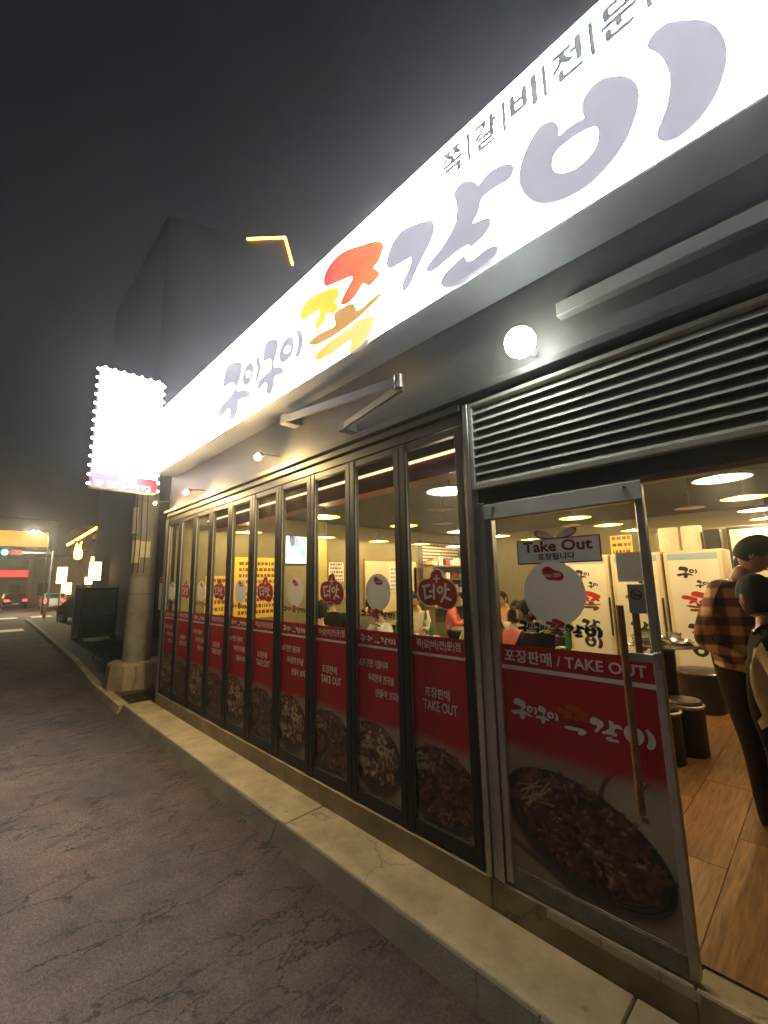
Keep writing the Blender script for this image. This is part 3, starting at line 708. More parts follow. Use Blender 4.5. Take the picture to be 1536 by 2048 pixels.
# ------------------------------------------------------------------ folding glass doors
LW = 0.575
PW, PX0 = LW - 0.12, 0.06
FH = 0.52
food_a = print_mesh('food_photo', paint_food(PW, FH, 190, 11, 'rib', PW * .46, FH * .56, .262, .205, .12, 190), PW, FH)
food_b = print_mesh('food_photo', paint_food(PW, FH, 190, 23, 'cheese', PW * .40, FH * .50, .245, .200, .25, 260, fade=.12), PW, FH)
def make_leaf(kind):
    t = thing('folding_glass_door', '', 'door')
    m_ = MB()
    m_.box(0.002, 0.060, -0.030, 0.022, 0.004, 2.60, bev=0.004).build('stile', 'black', t)
    MB().box(LW - 0.060, LW - 0.002, -0.030, 0.022, 0.004, 2.60, bev=0.004).build('stile', 'black', t)
    MB().box(0.061, LW - 0.061, -0.026, 0.020, 2.545, 2.598, bev=0.003).build('rail', 'black', t)
    MB().box(0.061, LW - 0.061, -0.026, 0.020, 0.006, 0.098, bev=0.003).build('rail', 'black', t)
    MB().box(0.060, 0.068, -0.024, -0.012, 0.10, 2.545).build('glazing_bead', 'steel_dark', t)
    MB().box(0.0605, LW - 0.0605, -0.004, 0.002, 0.094, 2.548).build('pane', 'glass', t)
    fl = MB(); fl.add([facade(-0.006)(u, v, 0) for u, v in [(PX0 + .002, 0.10 + FH - .003), (LW - PX0 - .002, 0.10 + FH - .003), (LW - PX0 - .002, 1.235), (PX0 + .002, 1.235)]], [(0, 1, 2, 3)])
    fl = fl.build('red_film', 'red_film', t)
    q = MB(); q.add([facade(-0.0072)(u, v, 0) for u, v in [(PX0 + .002, 1.108), (LW - PX0 - .002, 1.108), (LW - PX0 - .002, 1.126), (PX0 + .002, 1.126)]], [(0, 1, 2, 3)]); q.build('white_stripe', 'white_film', fl)
    fp = put('food_photo', food_a if kind == 'badge' else food_b, t); fp.location = (PX0 + .001, -0.0068, 0.099)
    if kind == 'badge':
        m_ = MB(); letter(m_, '쪽|갈|비|전|문|점', facade(-0.0076), PX0 + .045, 1.150, width=.365, height=.062, bold=.004, fat=.001); m_.build('lettering', 'white_film', fl)
        m_ = MB(); letter(m_, '포장판매', facade(-0.0076), LW / 2 - .02, .852, width=.205, height=.062, bold=.008, center=True, fat=.001); m_.build('lettering', 'white_film', fl)
        m_ = MB(); letter(m_, 'TAKE OUT', facade(-0.0076), LW / 2, .772, width=.275, height=.060, center=True, fat=.0012); m_.build('lettering', 'white_film', fl)
        badge(t, LW / 2 + .012, 1.54, .325)
    else:
        logo_print(fl, PX0 + .03, 1.142, .39, -0.0076, WHT, vscale=1.0)
        for txt, u, v, wd in [('소주 한잔 기울이며', .075, .965, .315), ('우리만의 천국을', .175, .865, .275), ('만들어 보자!', .255, .765, .235)]:
            m_ = MB(); letter(m_, txt, facade(-0.0076), u, v, width=wd, height=.058, slant=.12, fat=.0012); m_.build('lettering', 'white_film', fl)
        white_disc(t, LW / 2 + .015, 1.52, .139)
        logo_print(t, PX0 + .045, 1.325, .375, -0.0112, INK)
    return t
LAB = {'badge': 'folding glass door leaf with red pumpkin-shaped sticker over a red TAKE OUT film',
       'disc': 'folding glass door leaf with round white sticker over a red film with a slogan'}
proto = {'badge': make_leaf('badge'), 'disc': make_leaf('disc')}
for k in range(10):
    kind = 'badge' if k % 2 == 0 else 'disc'
    o = proto[kind] if k < 2 else copy_tree(proto[kind])
    o.location = (-1.545 - LW * (k + 1), 0, 0)
    o['label'] = LAB[kind]; o['group'] = 'folding doors with red stickers' if kind == 'badge' else 'folding doors with white stickers'

# ------------------------------------------------------------------ entrance door
door = thing('entrance_door', 'silver framed glass entrance door with TAKE OUT film and a wooden pull handle', 'door', (0, 0, 0))
DX0, DX1 = -1.408, -0.562
MB().box(DX0, DX0 + .040, -0.024, 0.024, 0.012, 2.03, bev=.003).build('stile', 'steel', door)
MB().box(DX1 - .034, DX1, -0.024, 0.024, 0.012, 2.03, bev=.003).build('stile', 'steel', door)
MB().box(DX0 - .004, DX1 + .004, -0.034, -0.0245, 1.955, 2.045, bev=.003).build('closer_cover', 'shade_white', door)
MB().box(DX0 + .041, DX1 - .035, -0.022, 0.022, 1.950, 2.029, bev=.003).build('rail', 'steel', door)
MB().box(DX0 + .041, DX1 - .035, -0.022, 0.022, 0.012, 0.092, bev=.003).build('rail', 'steel_dark', door)
MB().box(DX0 + .040, DX1 - .034, -0.003, 0.004, 0.090, 1.952).build('pane', 'glass', door)
for sx in (DX0 + .07, DX1 - .07): MB().lathe([(0, -.004), (.012, -.003), (.012, .003), (0, .004)], sx, -.037, 2.02, 10).build('screw', 'steel_dark', door)
a_, b_ = DX0 + .041, DX1 - .035
DPW, DPH = b_ - a_, 0.64
fp = put('food_photo', print_mesh('food_photo', paint_food(DPW, DPH, 250, 5, 'rib', DPW * .475, DPH * .555, .365, .205, .30, 380, fade=.16, side_bowl=True), DPW, DPH), door); fp.location = (a_, -0.0058, .093)
fl = MB(); fl.add([facade(-0.005)(u, v, 0) for u, v in [(a_, .093 + DPH - .003), (b_, .093 + DPH - .003), (b_, 1.235), (a_, 1.235)]], [(0, 1, 2, 3)]); fl = fl.build('red_film', 'red_film', door)
q = MB(); q.add([facade(-0.0062)(u, v, 0) for u, v in [(a_, 1.100), (b_, 1.100), (b_, 1.122), (a_, 1.122)]], [(0, 1, 2, 3)]); q.build('white_stripe', 'white_film', fl)
m_ = MB(); letter(m_, '포장판매 / TAKE OUT', facade(-0.0066), -1.345, 1.142, width=.715, height=.066, fat=.0014); m_.build('lettering', 'white_film', fl)
logo_print(fl, -1.325, .835, .70, -0.0066, WHT)
white_disc(door, -1.030, 1.520, .168)
for du, dv in [(-.004, 0), (.004, 0), (0, -.004), (0, .004)]:
    logo_print(door, -1.245 + du, 1.302 + dv, .445, -0.0125 - .0003 * (du > 0) - .0006 * (dv > 0) - .0009 * (dv < 0), {k: 'disc_film' for k in INK}, name='lettering_outline')
logo_print(door, -1.245, 1.302, .445, -0.0150, INK)
pq = MB().shape([[(-1.222, 1.676), (-.768, 1.676), (-.768, 1.812), (-1.222, 1.812)]], facade(-0.0060)).build('plaque_border', 'dark_red_print', door)
MB().shape([[(-1.215, 1.683), (-.775, 1.683), (-.775, 1.805), (-1.215, 1.805)]], facade(-0.0068)).build('take_out_plaque', 'disc_film', door)
m_ = MB(); letter(m_, 'Take Out', facade(-0.0076), -1.18, 1.742, width=.37, height=.056, bold=.008, fat=.0022); m_.build('lettering', 'dark_red_print', door)
m_ = MB(); letter(m_, '포장됩니다', facade(-0.0076), -1.10, 1.697, width=.20, height=.034, bold=.006, fat=.001); m_.build('lettering', 'black_print', door)
for sgn in (-1, 1):
    lp = smooth_loop([(-.995 + sgn * x, z) for x, z in [(.004, 1.815), (.03, 1.838), (.075, 1.858), (.105, 1.850), (.100, 1.832), (.06, 1.815)]], 4)
    MB().shape([[(-.995 + (u + .995) * 1.09, 1.838 + (v - 1.838) * 1.22) for u, v in lp]], facade(-0.0071 - .0002 * sgn)).build('leaf_border', 'dark_red_print', door)
    MB().shape([lp], facade(-0.0080 - .0002 * sgn)).build('leaf_mark', 'disc_film', door)
MB().shape([[(-.708, 1.575), (-.600, 1.575), (-.600, 1.712), (-.708, 1.712)]], facade(-.0055)).build('paper_notice', 'paper', door)
lp = disc_loop(-.655, 1.648, .040); MB().shape([lp, disc_loop(-.655, 1.648, .036)[::-1]], facade(-.0062)).build('notice_mark', 'disc_film', door)
MB().shape([[(-.672, 1.430), (-.600, 1.430), (-.600, 1.562), (-.672, 1.562)]], facade(-.0055)).build('no_smoking_sticker', 'grey_print', door)
m_ = MB(); m_.shape([disc_loop(-.637, 1.515, .024), disc_loop(-.637, 1.515, .019)[::-1]], facade(-.0062)); stroke(m_, [(-.652, 1.530), (-.622, 1.500)], .004, facade(-.0066)); stroke(m_, [(-.650, 1.513), (-.624, 1.513)], .006, facade(-.0070)); m_.build('no_smoking_mark', 'black_print', door)
hd = MB(); hd.ring([(-.688, -.085, .60), (-.688, -.085, 1.47)], .0165, 12); hd = hd.build('pull_handle', 'wood', door, True)
m_ = MB(); m_.box(-.698, DX1 + .002, -.070, -.058, 1.225, 1.262, bev=.002); m_.box(DX1 - .016, DX1 + .004, -.072, -.024, 1.200, 1.270, bev=.002); m_.box(-.697, -.680, -.070, -.005, .68, .70); m_.build('handle_bracket', 'steel', hd)
MB().ring([(-.672, .075, .80), (-.672, .075, 1.47)], .0165, 12).build('pull_handle', 'wood', door, True)
# threshold plates on the sill under the door
thr = MB(); thr.box(-1.18, -.545, -.0385, -.0285, -.001, .0060)
for a, b in ((-1.18, -.93), (-.926, -.70), (-.696, -.56)):
    MB().box(a, b, -.0465, -.0405, -.040, -.003, bev=.002).build('threshold_plate', 'steel', bld)

# ------------------------------------------------------------------ lamps under the sign
MT['globe'] = emit('globe_lamp_glass', (0.90, 1.0, 0.94), 40.0)
MT['spot'] = emit('warm_bulb', (1.0, 0.70, 0.28), 3000.0)
g = on_y(1040, 685, -.17)
t = thing('globe_lamp', 'round white globe lamp glowing on the wall above the entrance louvre', 'lamp', g)
MB().ball((0, 0, 0), .084, 20, 14).build('globe', 'globe', t, True)
m_ = MB(); m_.ring([(0, .07, 0), (0, .16, .0)], .022, 10); m_.lathe([(.0, -.02), (.045, -.018), (.045, .018), (0, .02)], 0, 0, 0, 14)
m_ = MB(); m_.ring([(0, .078, 0), (0, .178, 0)], [.022, .018], 12); m_.build('bracket', 'shade_white', t)
gp = [(515, 915), (372, 985), (306, 1003)]
for k, (px, py) in enumerate(gp):
    p = on_y(px, py, -.24)
    if k == 2: p = on_y(px, py, -.16); p.x = max(p.x, -7.36); p = Vector((-7.33, -.24, 2.90))
    t = thing('spot_lamp', ['small warm spot lamp on the wall above the middle folding doors', 'small warm spot lamp on the wall near the projecting sign', 'dim warm spot lamp at the corner post beside the projecting sign'][k], 'lamp', p, 0, 'warm spot lamps under the signboard')
    MB().ball((0, 0, 0), .026 if k < 2 else .014, 12, 8).build('bulb', 'spot', t, True)
    m_ = MB(); m_.ring([(0, .012, .018), (0, .05, .045)], [.034, .026], 12); m_.ring([(0, .04, .04), (0, .20, .06), (0, .248, .06)], .010, 8); m_.build('lamp_holder', 'steel_dark', t, True)

# ------------------------------------------------------------------ folded awning arms and cassette
t = thing('folding_awning', 'folded grey metal awning arm with bright elbow joint below the signboard', 'awning', (0, 0, 0))
e_ = on_y(800, 765, -.34); a1 = on_y(570, 838, -.14); a2 = on_y(688, 852, -.10)
def bar(mb, a, b, wd, th):
    a = Vector(a); b = Vector(b); d = (b - a).normalized(); u = d.cross(Vector((0, 0, 1))).normalized(); w_ = u.cross(d)
    v = [p + u * (sx * th / 2) + w_ * (sz * wd / 2) for p in (a, b) for sx, sz in ((-1, -1), (1, -1), (1, 1), (-1, 1))]
    mb.add(v, [(0, 3, 2, 1), (4, 5, 6, 7), (0, 1, 5, 4), (1, 2, 6, 5), (2, 3, 7, 6), (3, 0, 4, 7)])
m_ = MB(); bar(m_, a1, e_ + Vector((0, 0, .012)), .062, .028); m_.build('upper_arm', 'fascia', t)
m_ = MB(); bar(m_, a2, e_ - Vector((0, -.02, .022)), .052, .026); m_.build('forearm', 'fascia', t)
m_ = MB(); m_.ring([e_ - Vector((0, .012, .045)), e_ + Vector((0, -.012, .045))], .030, 14); m_.ring([e_ + Vector((0, -.03, -.02)), e_ + Vector((0, -.045, -.02))], .012, 8); m_.build('elbow_joint', 'steel', t, True)
m_ = MB(); m_.box(a1.x - .06, a1.x + .05, -.16, .012, a1.z - .05, a1.z + .05, bev=.004); m_.build('wall_mount', 'fascia', t); m_ = MB(); m_.box(a2.x - .05, a2.x + .04, -.12, .012, a2.z - .04, a2.z + .04, bev=.004); m_.build('wall_mount', 'fascia', t)

# ------------------------------------------------------------------ projecting sign with bulbs
MT['bulb'] = emit('sign_bulb', (0.92, 0.96, 1.0), 14.0)
MT['blade_face'] = emit('blade_lit_face', (0.95, 0.97, 1.0), 6.0)
MT['blade_red'] = emit('blade_red_band', (0.85, 0.03, 0.06), 0.40)
MT['blade_white'] = emit('blade_white_ink', (1, 1, 1), 1.2)
MT['blade_ghost'] = emit('blade_pale_ink', (0.93, 0.95, 0.97), 0.95)
BXp = -7.55
bs = thing('projecting_sign', 'white projecting light box with edge bulbs and red phone number band', 'sign', (BXp, -.62, 3.1))
MB().box(-.16, -.002, -.46, .46, 0, 1.95, bev=.01).build('cabinet', 'shade_white', bs)
MB().box(0, .010, -.45, .45, .235, 1.94).build('lit_face', 'blade_face', bs)
MB().box(0, .010, -.45, .45, .01, .230).build('red_band', 'blade_red', bs)
t3 = lambda u, v, d: (.0125, u, v)
m_ = MB(); letter(m_, '목동점', t3, .02, .130, width=.26, height=.082, bold=.01, center=True); m_.build('lettering', 'blade_white', bs)
m_ = MB(); letter(m_, '252-9592', t3, .06, .030, width=.62, height=.085, bold=.01, center=True)
m_.shape([smooth_loop([(-.40, .035), (-.31, .035), (-.315, .075), (-.30, .10), (-.355, .115), (-.41, .10), (-.395, .075)], 3)], lambda u, v, d: (.0128, u, v)); m_.build('lettering', 'blade_white', bs)
m_ = MB(); letter(m_, '구이', t3, -.02, 1.62, width=.26, height=.14, bold=.004, center=True); m_.build('lettering', 'blade_ghost', bs)
bm_ = MB().ball((0, 0, 0), .021, 10, 7).mesh('bulb', 'bulb', True)
for k in range(14):
    for sy in (-.485, .485):
        o = put('bulb', bm_, bs); o.location = (-.05, sy, .06 + k * .143)
for k in range(7):
    o = put('bulb', bm_, bs); o.location = (-.05, -.39 + k * .13, 1.975)
MB().box(-.12, -.06, .46, .62, .35, .41).build('bracket', 'steel_dark', bs); MB().box(-.12, -.06, .46, .62, 1.05, 1.11).build('bracket', 'steel_dark', bs)

# ================================================================== inside the restaurant
MT['lamp_lit'] = emit('lamp_shade_yellow', (1.0, 0.70, 0.15), 1.0)
MT['lamp_white'] = emit('lamp_shade_white', (1.0, 0.90, 0.60), 1.2)
MT['lamp_off'] = mat('lamp_shade_tan', (0.42, 0.27, 0.13), 0.5)
MT['shade_out'] = mat('lamp_shade_outside', (0.05, 0.045, 0.04), 0.5)
for n_ in ('bulb', 's_ink', 's_small', 's_red', 's_yellow', 's_brown', 's_pale', 's_pink', 's_side', 'blade_red', 'blade_white', 'blade_ghost', 'lamp_lit', 'lamp_white'):
    MT[n_].cycles.emission_sampling = 'NONE'
LAMP_W = 34.0
def ceiling_lamp(x, y, state, label, r=0.225):
    t = thing('ceiling_lamp', label, 'lamp', (x, y, 2.45), 0, 'disc lamps hanging from the ceiling')
    MB().lathe([(r, 0), (r - .004, .008), (r * .6, .026), (.03, .040), (0, .042)], n=28, cap=False).build('shade', 'shade_out', t, True)
    MB().lathe([(0, .004), (r - .012, .004), (r - .012, .007), (0, .007)], n=28).build('diffuser', {'y': 'lamp_lit', 'w': 'lamp_white', 'off': 'lamp_off'}[state], t)
    MB().ring([(0, 0, .040), (0, 0, .400)], .006, 6).build('cord', 'shade_out', t)
    if state != 'off':
        l = bpy.data.lights.new('bulb_light', 'POINT'); l.energy = LAMP_W; l.color = (1.0, 0.70, 0.31) if state == 'y' else (1.0, 0.80, 0.50); l.shadow_soft_size = 0.018
        lo = bpy.data.objects.new('bulb_light', l); C.objects.link(lo); lo.parent = t; lo.location = (0, 0, -.022)
    return t
GXs = (-0.57, -2.47, -4.54, -6.65); GYs = (1.04, 2.58, 4.02, 5.38, 6.7)
for i, x in enumerate(GXs):
    for j, y in enumerate(GYs):
        if (i, j) in ((0, 0),): continue
        st = 'w' if (i + j * 2) % 5 in (1,) or (i == 0 and j == 1) else 'y'
        ceiling_lamp(x, y, st, 'round yellow lit disc lamp hanging below the dark ceiling' if st == 'y' else 'round whitish lit disc lamp hanging below the dark ceiling')
for x, y in [(-3.21, 1.83), (-4.01, 2.9), (-1.15, 4.39), (-2.9, 4.9)]:
    ceiling_lamp(x, y, 'off', 'unlit tan disc lamp hanging between the lit ones', .17)

# red bulkhead with a cove strip just inside the folding doors
MT['red_beam'] = mat('red_bulkhead', (0.24, 0.022, 0.018), 0.6, 0, 0.15, 3)
MT['cove'] = emit('cove_strip', (1.0, 0.72, 0.45), 1.2)
bk = tag(MB().box(-7.28, -2.05, .60, .80, 2.50, 2.66).build('bulkhead_beam', 'red_beam'), 'red painted bulkhead beam hung inside above the folding doors', 'beam')
MB().box(-7.28, -2.05, .585, .599, 2.664, 2.690).build('cove_strip', 'cove', bk)
MB().box(-7.28, -2.05, .60, .80, 2.664, 2.848).build('hanger', 'ceiling', bk)

# refrigerators with printed doors
MT['fridge'] = mat('fridge_enamel', (0.66, 0.56, 0.36), 0.4, 0, 0.08, 3)
MT['fridge_poster'] = mat('fridge_poster', (0.74, 0.68, 0.55), 0.45, 0, 0.06, 2)
MT['fridge_blue'] = mat('fridge_header', (0.30, 0.42, 0.50), 0.4)
FLAB = ['cream refrigerator with printed door standing behind the round notice on the glass door', 'cream refrigerator with printed door between the two other refrigerators', 'cream refrigerator with printed door and paper rolls stacked on top']
fx = [-2.66, -1.98, -1.30]
for k, x in enumerate(fx):
    t = thing('refrigerator', FLAB[k], 'refrigerator', (x - .27, 4.62, 0), 0, 'printed refrigerators')
    MB().box(0, .655, 0.03, .62, .02, 1.93, bev=.012).build('body', 'fridge', t)
    MB().box(.006, .650, -.022, .029, .36, 1.915, bev=.010).build('door_panel', 'fridge', t)
    pq = MB().box(.055, .60, -.027, -.023, .40, 1.80).build('door_poster', 'fridge_poster', t)
    MB().box(.055, .60, -.0275, -.0232, 1.803, 1.885).build('header_strip', 'fridge_blue', t)
    MB().lathe([(0, 0), (.08, 0), (.08, .003), (0, .003)], .33, -.03, 1.80, 20)
    MB().box(.615, .635, -.05, -.023, .75, 1.30, bev=.004).build('handle', 'black', t)
    # vertical shop name: two small syllable pairs, the red mark, then two large syllables
    def sub(idx, u, v, wd):
        us = [p[0] for i in idx for l in LOGO[i][1] for p in l]; vs_ = [p[1] for i in idx for l in LOGO[i][1] for p in l]
        s = wd / (max(us) - min(us)); by = {}
        for n_, i in enumerate(idx):
            mb = by.setdefault(INK[LOGO[i][0]], MB())
            mb.shape([[(u + (p[0] - min(us)) * s, v + (p[1] - min(vs_)) * s) for p in l[::2]] for l in LOGO[i][1]], lambda a, b, d, n_=n_: (a, -.0285 - .0005 * n_, b))
        for kk, mb in by.items(): mb.build('poster_lettering', kk, pq)
    sub([0, 1, 2], .14, 1.56, .23); sub([3, 4, 5], .33, 1.43, .15); sub([6, 7, 8, 9], .16, 1.10, .34); sub([10, 11], .19, .80, .27); sub([12, 13], .21, .55, .26)
    gr = MB().box(.02, .635, .0, .029, .04, .35).build('vent_grille', 'fridge', t)
    gm = MB().box(.05, .60, -.008, -.001, 0, .014).mesh('grille_slat', 'steel_dark')
    for j in range(8): o = put('grille_slat', gm, gr); o.location = (0, 0, .07 + j * .033)
MT['tissue'] = mat('paper_roll', (0.70, 0.62, 0.46), 0.8, 0, 0.1, 12)
for k, x in enumerate((-1.52, -1.25)):
    m_ = MB(); m_.lathe([(.115, 0), (.125, .02), (.122, .30), (.118, .33), (.02, .335), (.02, .32)], n=20); o = m_.build('paper_roll', 'tissue', None, True); o.location = (x, 4.85, 1.932)
    tag(o, ['tall paper roll on the refrigerator, farther from the black box', 'tall paper roll on the refrigerator, next to the black box'][k], 'paper roll', 'paper rolls on the refrigerator')
o = tag(MB().box(-1.10, -.93, 4.72, 4.95, 1.932, 2.19, bev=.01).build('black_box', 'black'), 'black storage box standing on the refrigerator beside the paper rolls', 'box')

# tables, stools and the dishes on them
MT['stool'] = mat('black_stool', (0.018, 0.015, 0.012), 0.35, 0, 0.3, 8)
MT['stool_seat'] = mat('stool_cushion', (0.05, 0.038, 0.028), 0.3, 0, 0.2, 8)
MT['tray'] = mat('stainless_tray', (0.62, 0.58, 0.50), 0.22, 0.95, 0.1, 20)
MT['tabletop'] = mat('steel_tabletop', (0.36, 0.32, 0.26), 0.3, 0.7, 0.15, 6)
def stool_proto():
    t = thing('drum_stool', '', 'stool')
    MB().lathe([(0, 0), (.150, 0), (.153, .02), (.153, .40), (0, .40)], n=24).build('drum', 'stool', t, True)
    MB().lathe([(.156, .402), (.162, .41), (.162, .425), (.150, .432)], n=24).build('rim', 'steel', t, True)
    MB().lathe([(0, .433), (.142, .433), (.148, .445), (.135, .462), (0, .468)], n=24).build('cushion', 'stool_seat', t, True)
    return t
st0 = stool_proto(); used = []
def stool(x, y, label, group='black drum stools'):
    o = st0 if not used else copy_tree(st0)
    used.append(1); o.location = (x, y, 0); o['label'] = label; o['group'] = group; o.rotation_euler = (0, 0, random.random() * 6); return o
def table_proto():
    t = thing('round_table', '', 'table')
    MB().lathe([(0, .72), (.40, .72), (.405, .735), (.40, .750), (0, .750)], n=32).build('tabletop', 'tabletop', t, True)
    MB().lathe([(.11, .02), (.10, .06), (.10, .66), (.20, .715)], n=20).build('pedestal', 'stool', t, True)
    MB().lathe([(0, 0), (.26, 0), (.25, .018), (0, .022)], n=24).build('base', 'stool', t, True)
    return t
tb0 = table_proto()
SITTERS = [(-4.30, .78), (-3.95, 1.55), (-2.78, 1.95), (-2.02, 1.78), (-2.65, 2.35), (-3.00, 3.15), (-5.05, 2.25), (-5.0, 3.3), (-6.0, 2.3), (-3.15, 2.55), (-3.95, 4.55), (-5.2, 4.5), (-6.0, 4.5)]
TAB = [(-2.47, 1.25), (-4.54, 1.25), (-6.55, 1.25), (-2.47, 2.75), (-4.54, 2.75), (-6.55, 2.75), (-4.54, 4.3), (-6.55, 4.3), (-3.6, 6.2)]
for k, (x, y) in enumerate(TAB):
    o = tb0 if k == 0 else copy_tree(tb0); o.location = (x, y, 0)
    o['label'] = 'round steel-topped table with black pedestal under a disc lamp'; o['group'] = 'round tables'
    for a in (0.6, 2.3, 3.9, 5.4):
        if any(math.hypot(x + .62 * math.cos(a) - p, y + .62 * math.sin(a) - q) < .50 for p, q in SITTERS): continue
        stool(x + .62 * math.cos(a), y + .62 * math.sin(a), 'black drum stool drawn up to a round table')
MT['bottle'] = mat('green_bottle', (0.03, 0.16, 0.05), 0.15)
MT['food'] = mat('cooked_food', (0.22, 0.07, 0.03), 0.5, 0, 0.4, 40)
def dishes(x, y, z, seed, where, big=True):
    r = random.Random(seed)
    t = thing('cooking_pan', 'round steel pan of food on the ' + where, 'pan', (x, y, z), 0, 'pans on the tables')
    MB().lathe([(.0, .002), (.15, .002), (.165, .035), (.175, .037), (.160, .040), (.148, .012), (0, .012)], n=28).build('pan_body', 'tray', t, True)
    m_ = MB()
    for i in range(22):
        a = r.random() * 6.28; q = r.random() ** .5 * .12
        m_.ball((q * math.cos(a), q * math.sin(a), .020), r.uniform(.014, .028), 7, 5, sc3=(1, 1, .6))
    tag(m_.build('food_pieces', 'food', t, True), kind='stuff')
    for i in range(2 if big else 1):
        a = r.random() * 6.28; bx, by = x + .27 * math.cos(a), y + .27 * math.sin(a)
        m_ = MB(); m_.lathe([(0, 0), (.030, 0), (.032, .01), (.032, .12), (.026, .15), (.012, .18), (.011, .215), (.014, .217), (.014, .225), (0, .226)], n=14); b_ = m_.build('bottle', 'bottle', None, True)
        b_.location = (bx, by, z); tag(b_, 'green glass bottle standing on the ' + where, 'bottle', 'bottles on the tables')
    for i in range(3):
        a = r.random() * 6.28; bx, by = x + .25 * math.cos(a), y + .25 * math.sin(a)
        m_ = MB(); m_.lathe([(0, .004), (.03, .0), (.052, .028), (.055, .030), (.050, .030), (.028, .008), (0, .008)], n=16); b_ = m_.build('side_dish_bowl', 'shade_white', None, True)
        b_.location = (bx, by, z + .001 + i * .0005); tag(b_, 'small white side dish bowl on the ' + where, 'bowl', 'side dish bowls')
for k, (x, y) in enumerate(TAB[:6]):
    dishes(x, y, .750, 40 + k, 'round table')
# tall serving table with steel trays by the refrigerators
t = thing('serving_table', 'tall narrow serving table with black pedestal holding steel trays near the refrigerators', 'table', (-1.28, 2.90, 0))
MB().lathe([(0, .905), (.33, .905), (.338, .918), (.33, .930), (0, .930)], n=32).build('tabletop', 'tray', t, True)
MB().lathe([(.10, .02), (.095, .06), (.095, .84), (.15, .903)], n=20).build('pedestal', 'stool', t, True)
MB().lathe([(0, 0), (.22, 0), (.21, .018), (0, .022)], n=24).build('base', 'stool', t, True)
for k, (dx, dy, r_, h) in enumerate([(-.13, .02, .16, .05), (.14, -.02, .15, .035), (-.10, .0, .10, .045), (.12, .0, .06, .05)]):
    m_ = MB(); m_.lathe([(0, .002), (r_ * .85, .0), (r_, h), (r_ * 1.05, h + .002), (r_ * .96, h + .003), (r_ * .82, .008), (0, .008)], n=26); b_ = m_.build('steel_bowl', 'tray', None, True)
    b_.location = (-1.28 + dx, 2.90 + dy, .931 + (0.053 if k >= 2 else 0)); tag(b_, ['wide steel bowl on the tall serving table', 'shallow steel bowl on the tall serving table', 'middle-sized steel bowl nested in the wide bowl', 'small deep steel bowl set in the shallow bowl'][k], 'bowl', 'steel bowls on the serving table')
m_ = MB()
rr = random.Random(3)
for i in range(26): m_.ball((-1.14 + rr.uniform(-.11, .11), 2.88 + rr.uniform(-.10, .10), .945), rr.uniform(.012, .02), 7, 5)
stool(-1.21, 2.32, 'black drum stool with a steel rim in front of the serving table'); stool(-1.10, 2.66, 'black drum stool with a steel rim tucked beside the serving table pedestal')
# black bin by the refrigerators
bp_ = on_z(1403, 1428, 0.0)
t = thing('waste_bin', 'large black round bin with lid standing in front of the refrigerators', 'bin', (bp_.x, bp_.y + .2, 0))
MB().lathe([(0, 0), (.22, 0), (.25, .42), (0, .42)], n=28).build('barrel', 'stool', t, True)
MB().lathe([(.262, .421), (.266, .445), (.24, .465), (0, .475)], n=28).build('lid', 'stool_seat', t, True)

# things on the walls
def wall_x(x): return lambda u, v, d: (x + d, u, v)
MT['screen'] = emit('screen_glow', (0.80, 0.88, 0.80), 1.0); MT['screen_blue'] = emit('screen_blue', (0.10, 0.22, 0.60), 0.9); MT['screen_dark'] = emit('screen_dark_blue', (0.06, 0.06, 0.14), 0.8)
t = thing('television', 'wall mounted television showing a pale picture with a blue shape', 'television', (-7.27, 2.37, 2.25))
MB().box(0, .04, -.29, .29, -.28, .28, bev=.006).build('case', 'black', t)
s_ = MB().box(.0405, .042, -.275, .275, -.265, .265).build('screen', 'screen', t)
MB().shape([smooth_loop([(-.12, .26), (.0, .22), (.05, .10), (.16, -.02), (.12, -.16), (.04, -.05), (-.02, .06), (-.10, .05)], 3)], lambda u, v, d: (.0432, u, v)).build('picture', 'screen_blue', s_)
MB().shape([smooth_loop([(-.20, .255), (-.10, .25), (-.08, .12), (-.16, .06)], 3)], lambda u, v, d: (.0438, u, v)).build('picture', 'screen_dark', s_)
def wall_sheet(name, label, cat, x, y0, y1, z0, z1, m, lines=0, lm='black_print', frame=None):
    t = thing(name, label, cat, (x, (y0 + y1) / 2, z0))
    hy = (y1 - y0) / 2; h = z1 - z0
    MB().box(0, .006, -hy, hy, 0, h).build('sheet', m, t)
    rr = random.Random(int(y0 * 100)); lm_ = MB()
    for i in range(lines):
        z = h * (.90 - .8 * i / max(1, lines - 1)); y = -hy * .82
        while y < hy * .75:
            wd = rr.uniform(.02, .07) * (1.4 if i < 2 else 1); lm_.box(.0062, .0072, y, min(hy * .85, y + wd), z - h * .28 / lines, z + h * .22 / lines); y += wd + .018
    if lines: tag(lm_.build('printed_lines', lm, t), kind='stuff')
    if frame:
        for a, b, c, d in ((-hy - .03, -hy, -.03, h + .03), (hy, hy + .03, -.03, h + .03), (-hy, hy, -.03, 0), (-hy, hy, h, h + .03)): MB().box(0, .025, a, b, c, d).build('frame', frame, t)
    return t
MT['olive'] = mat('olive_pillar', (0.36, 0.31, 0.10), 0.6, 0, .12, 3)
tag(MB().box(-7.27, -7.10, 2.78, 2.98, 0, 2.84).build('pillar', 'olive'), 'square olive yellow pillar on the side wall beside the television', 'pillar')
wall_sheet('menu_banner', 'yellow banner with dark lines of print on the side wall', 'banner', -7.275, 1.10, 2.00, 1.00, 2.08, 'yellow_paper', 9, 'brown_ink')
wall_sheet('menu_banner', 'narrow yellow banner with dark print low on the side wall', 'banner', -7.275, .60, 1.02, 1.00, 1.75, 'yellow_paper', 6, 'brown_ink')
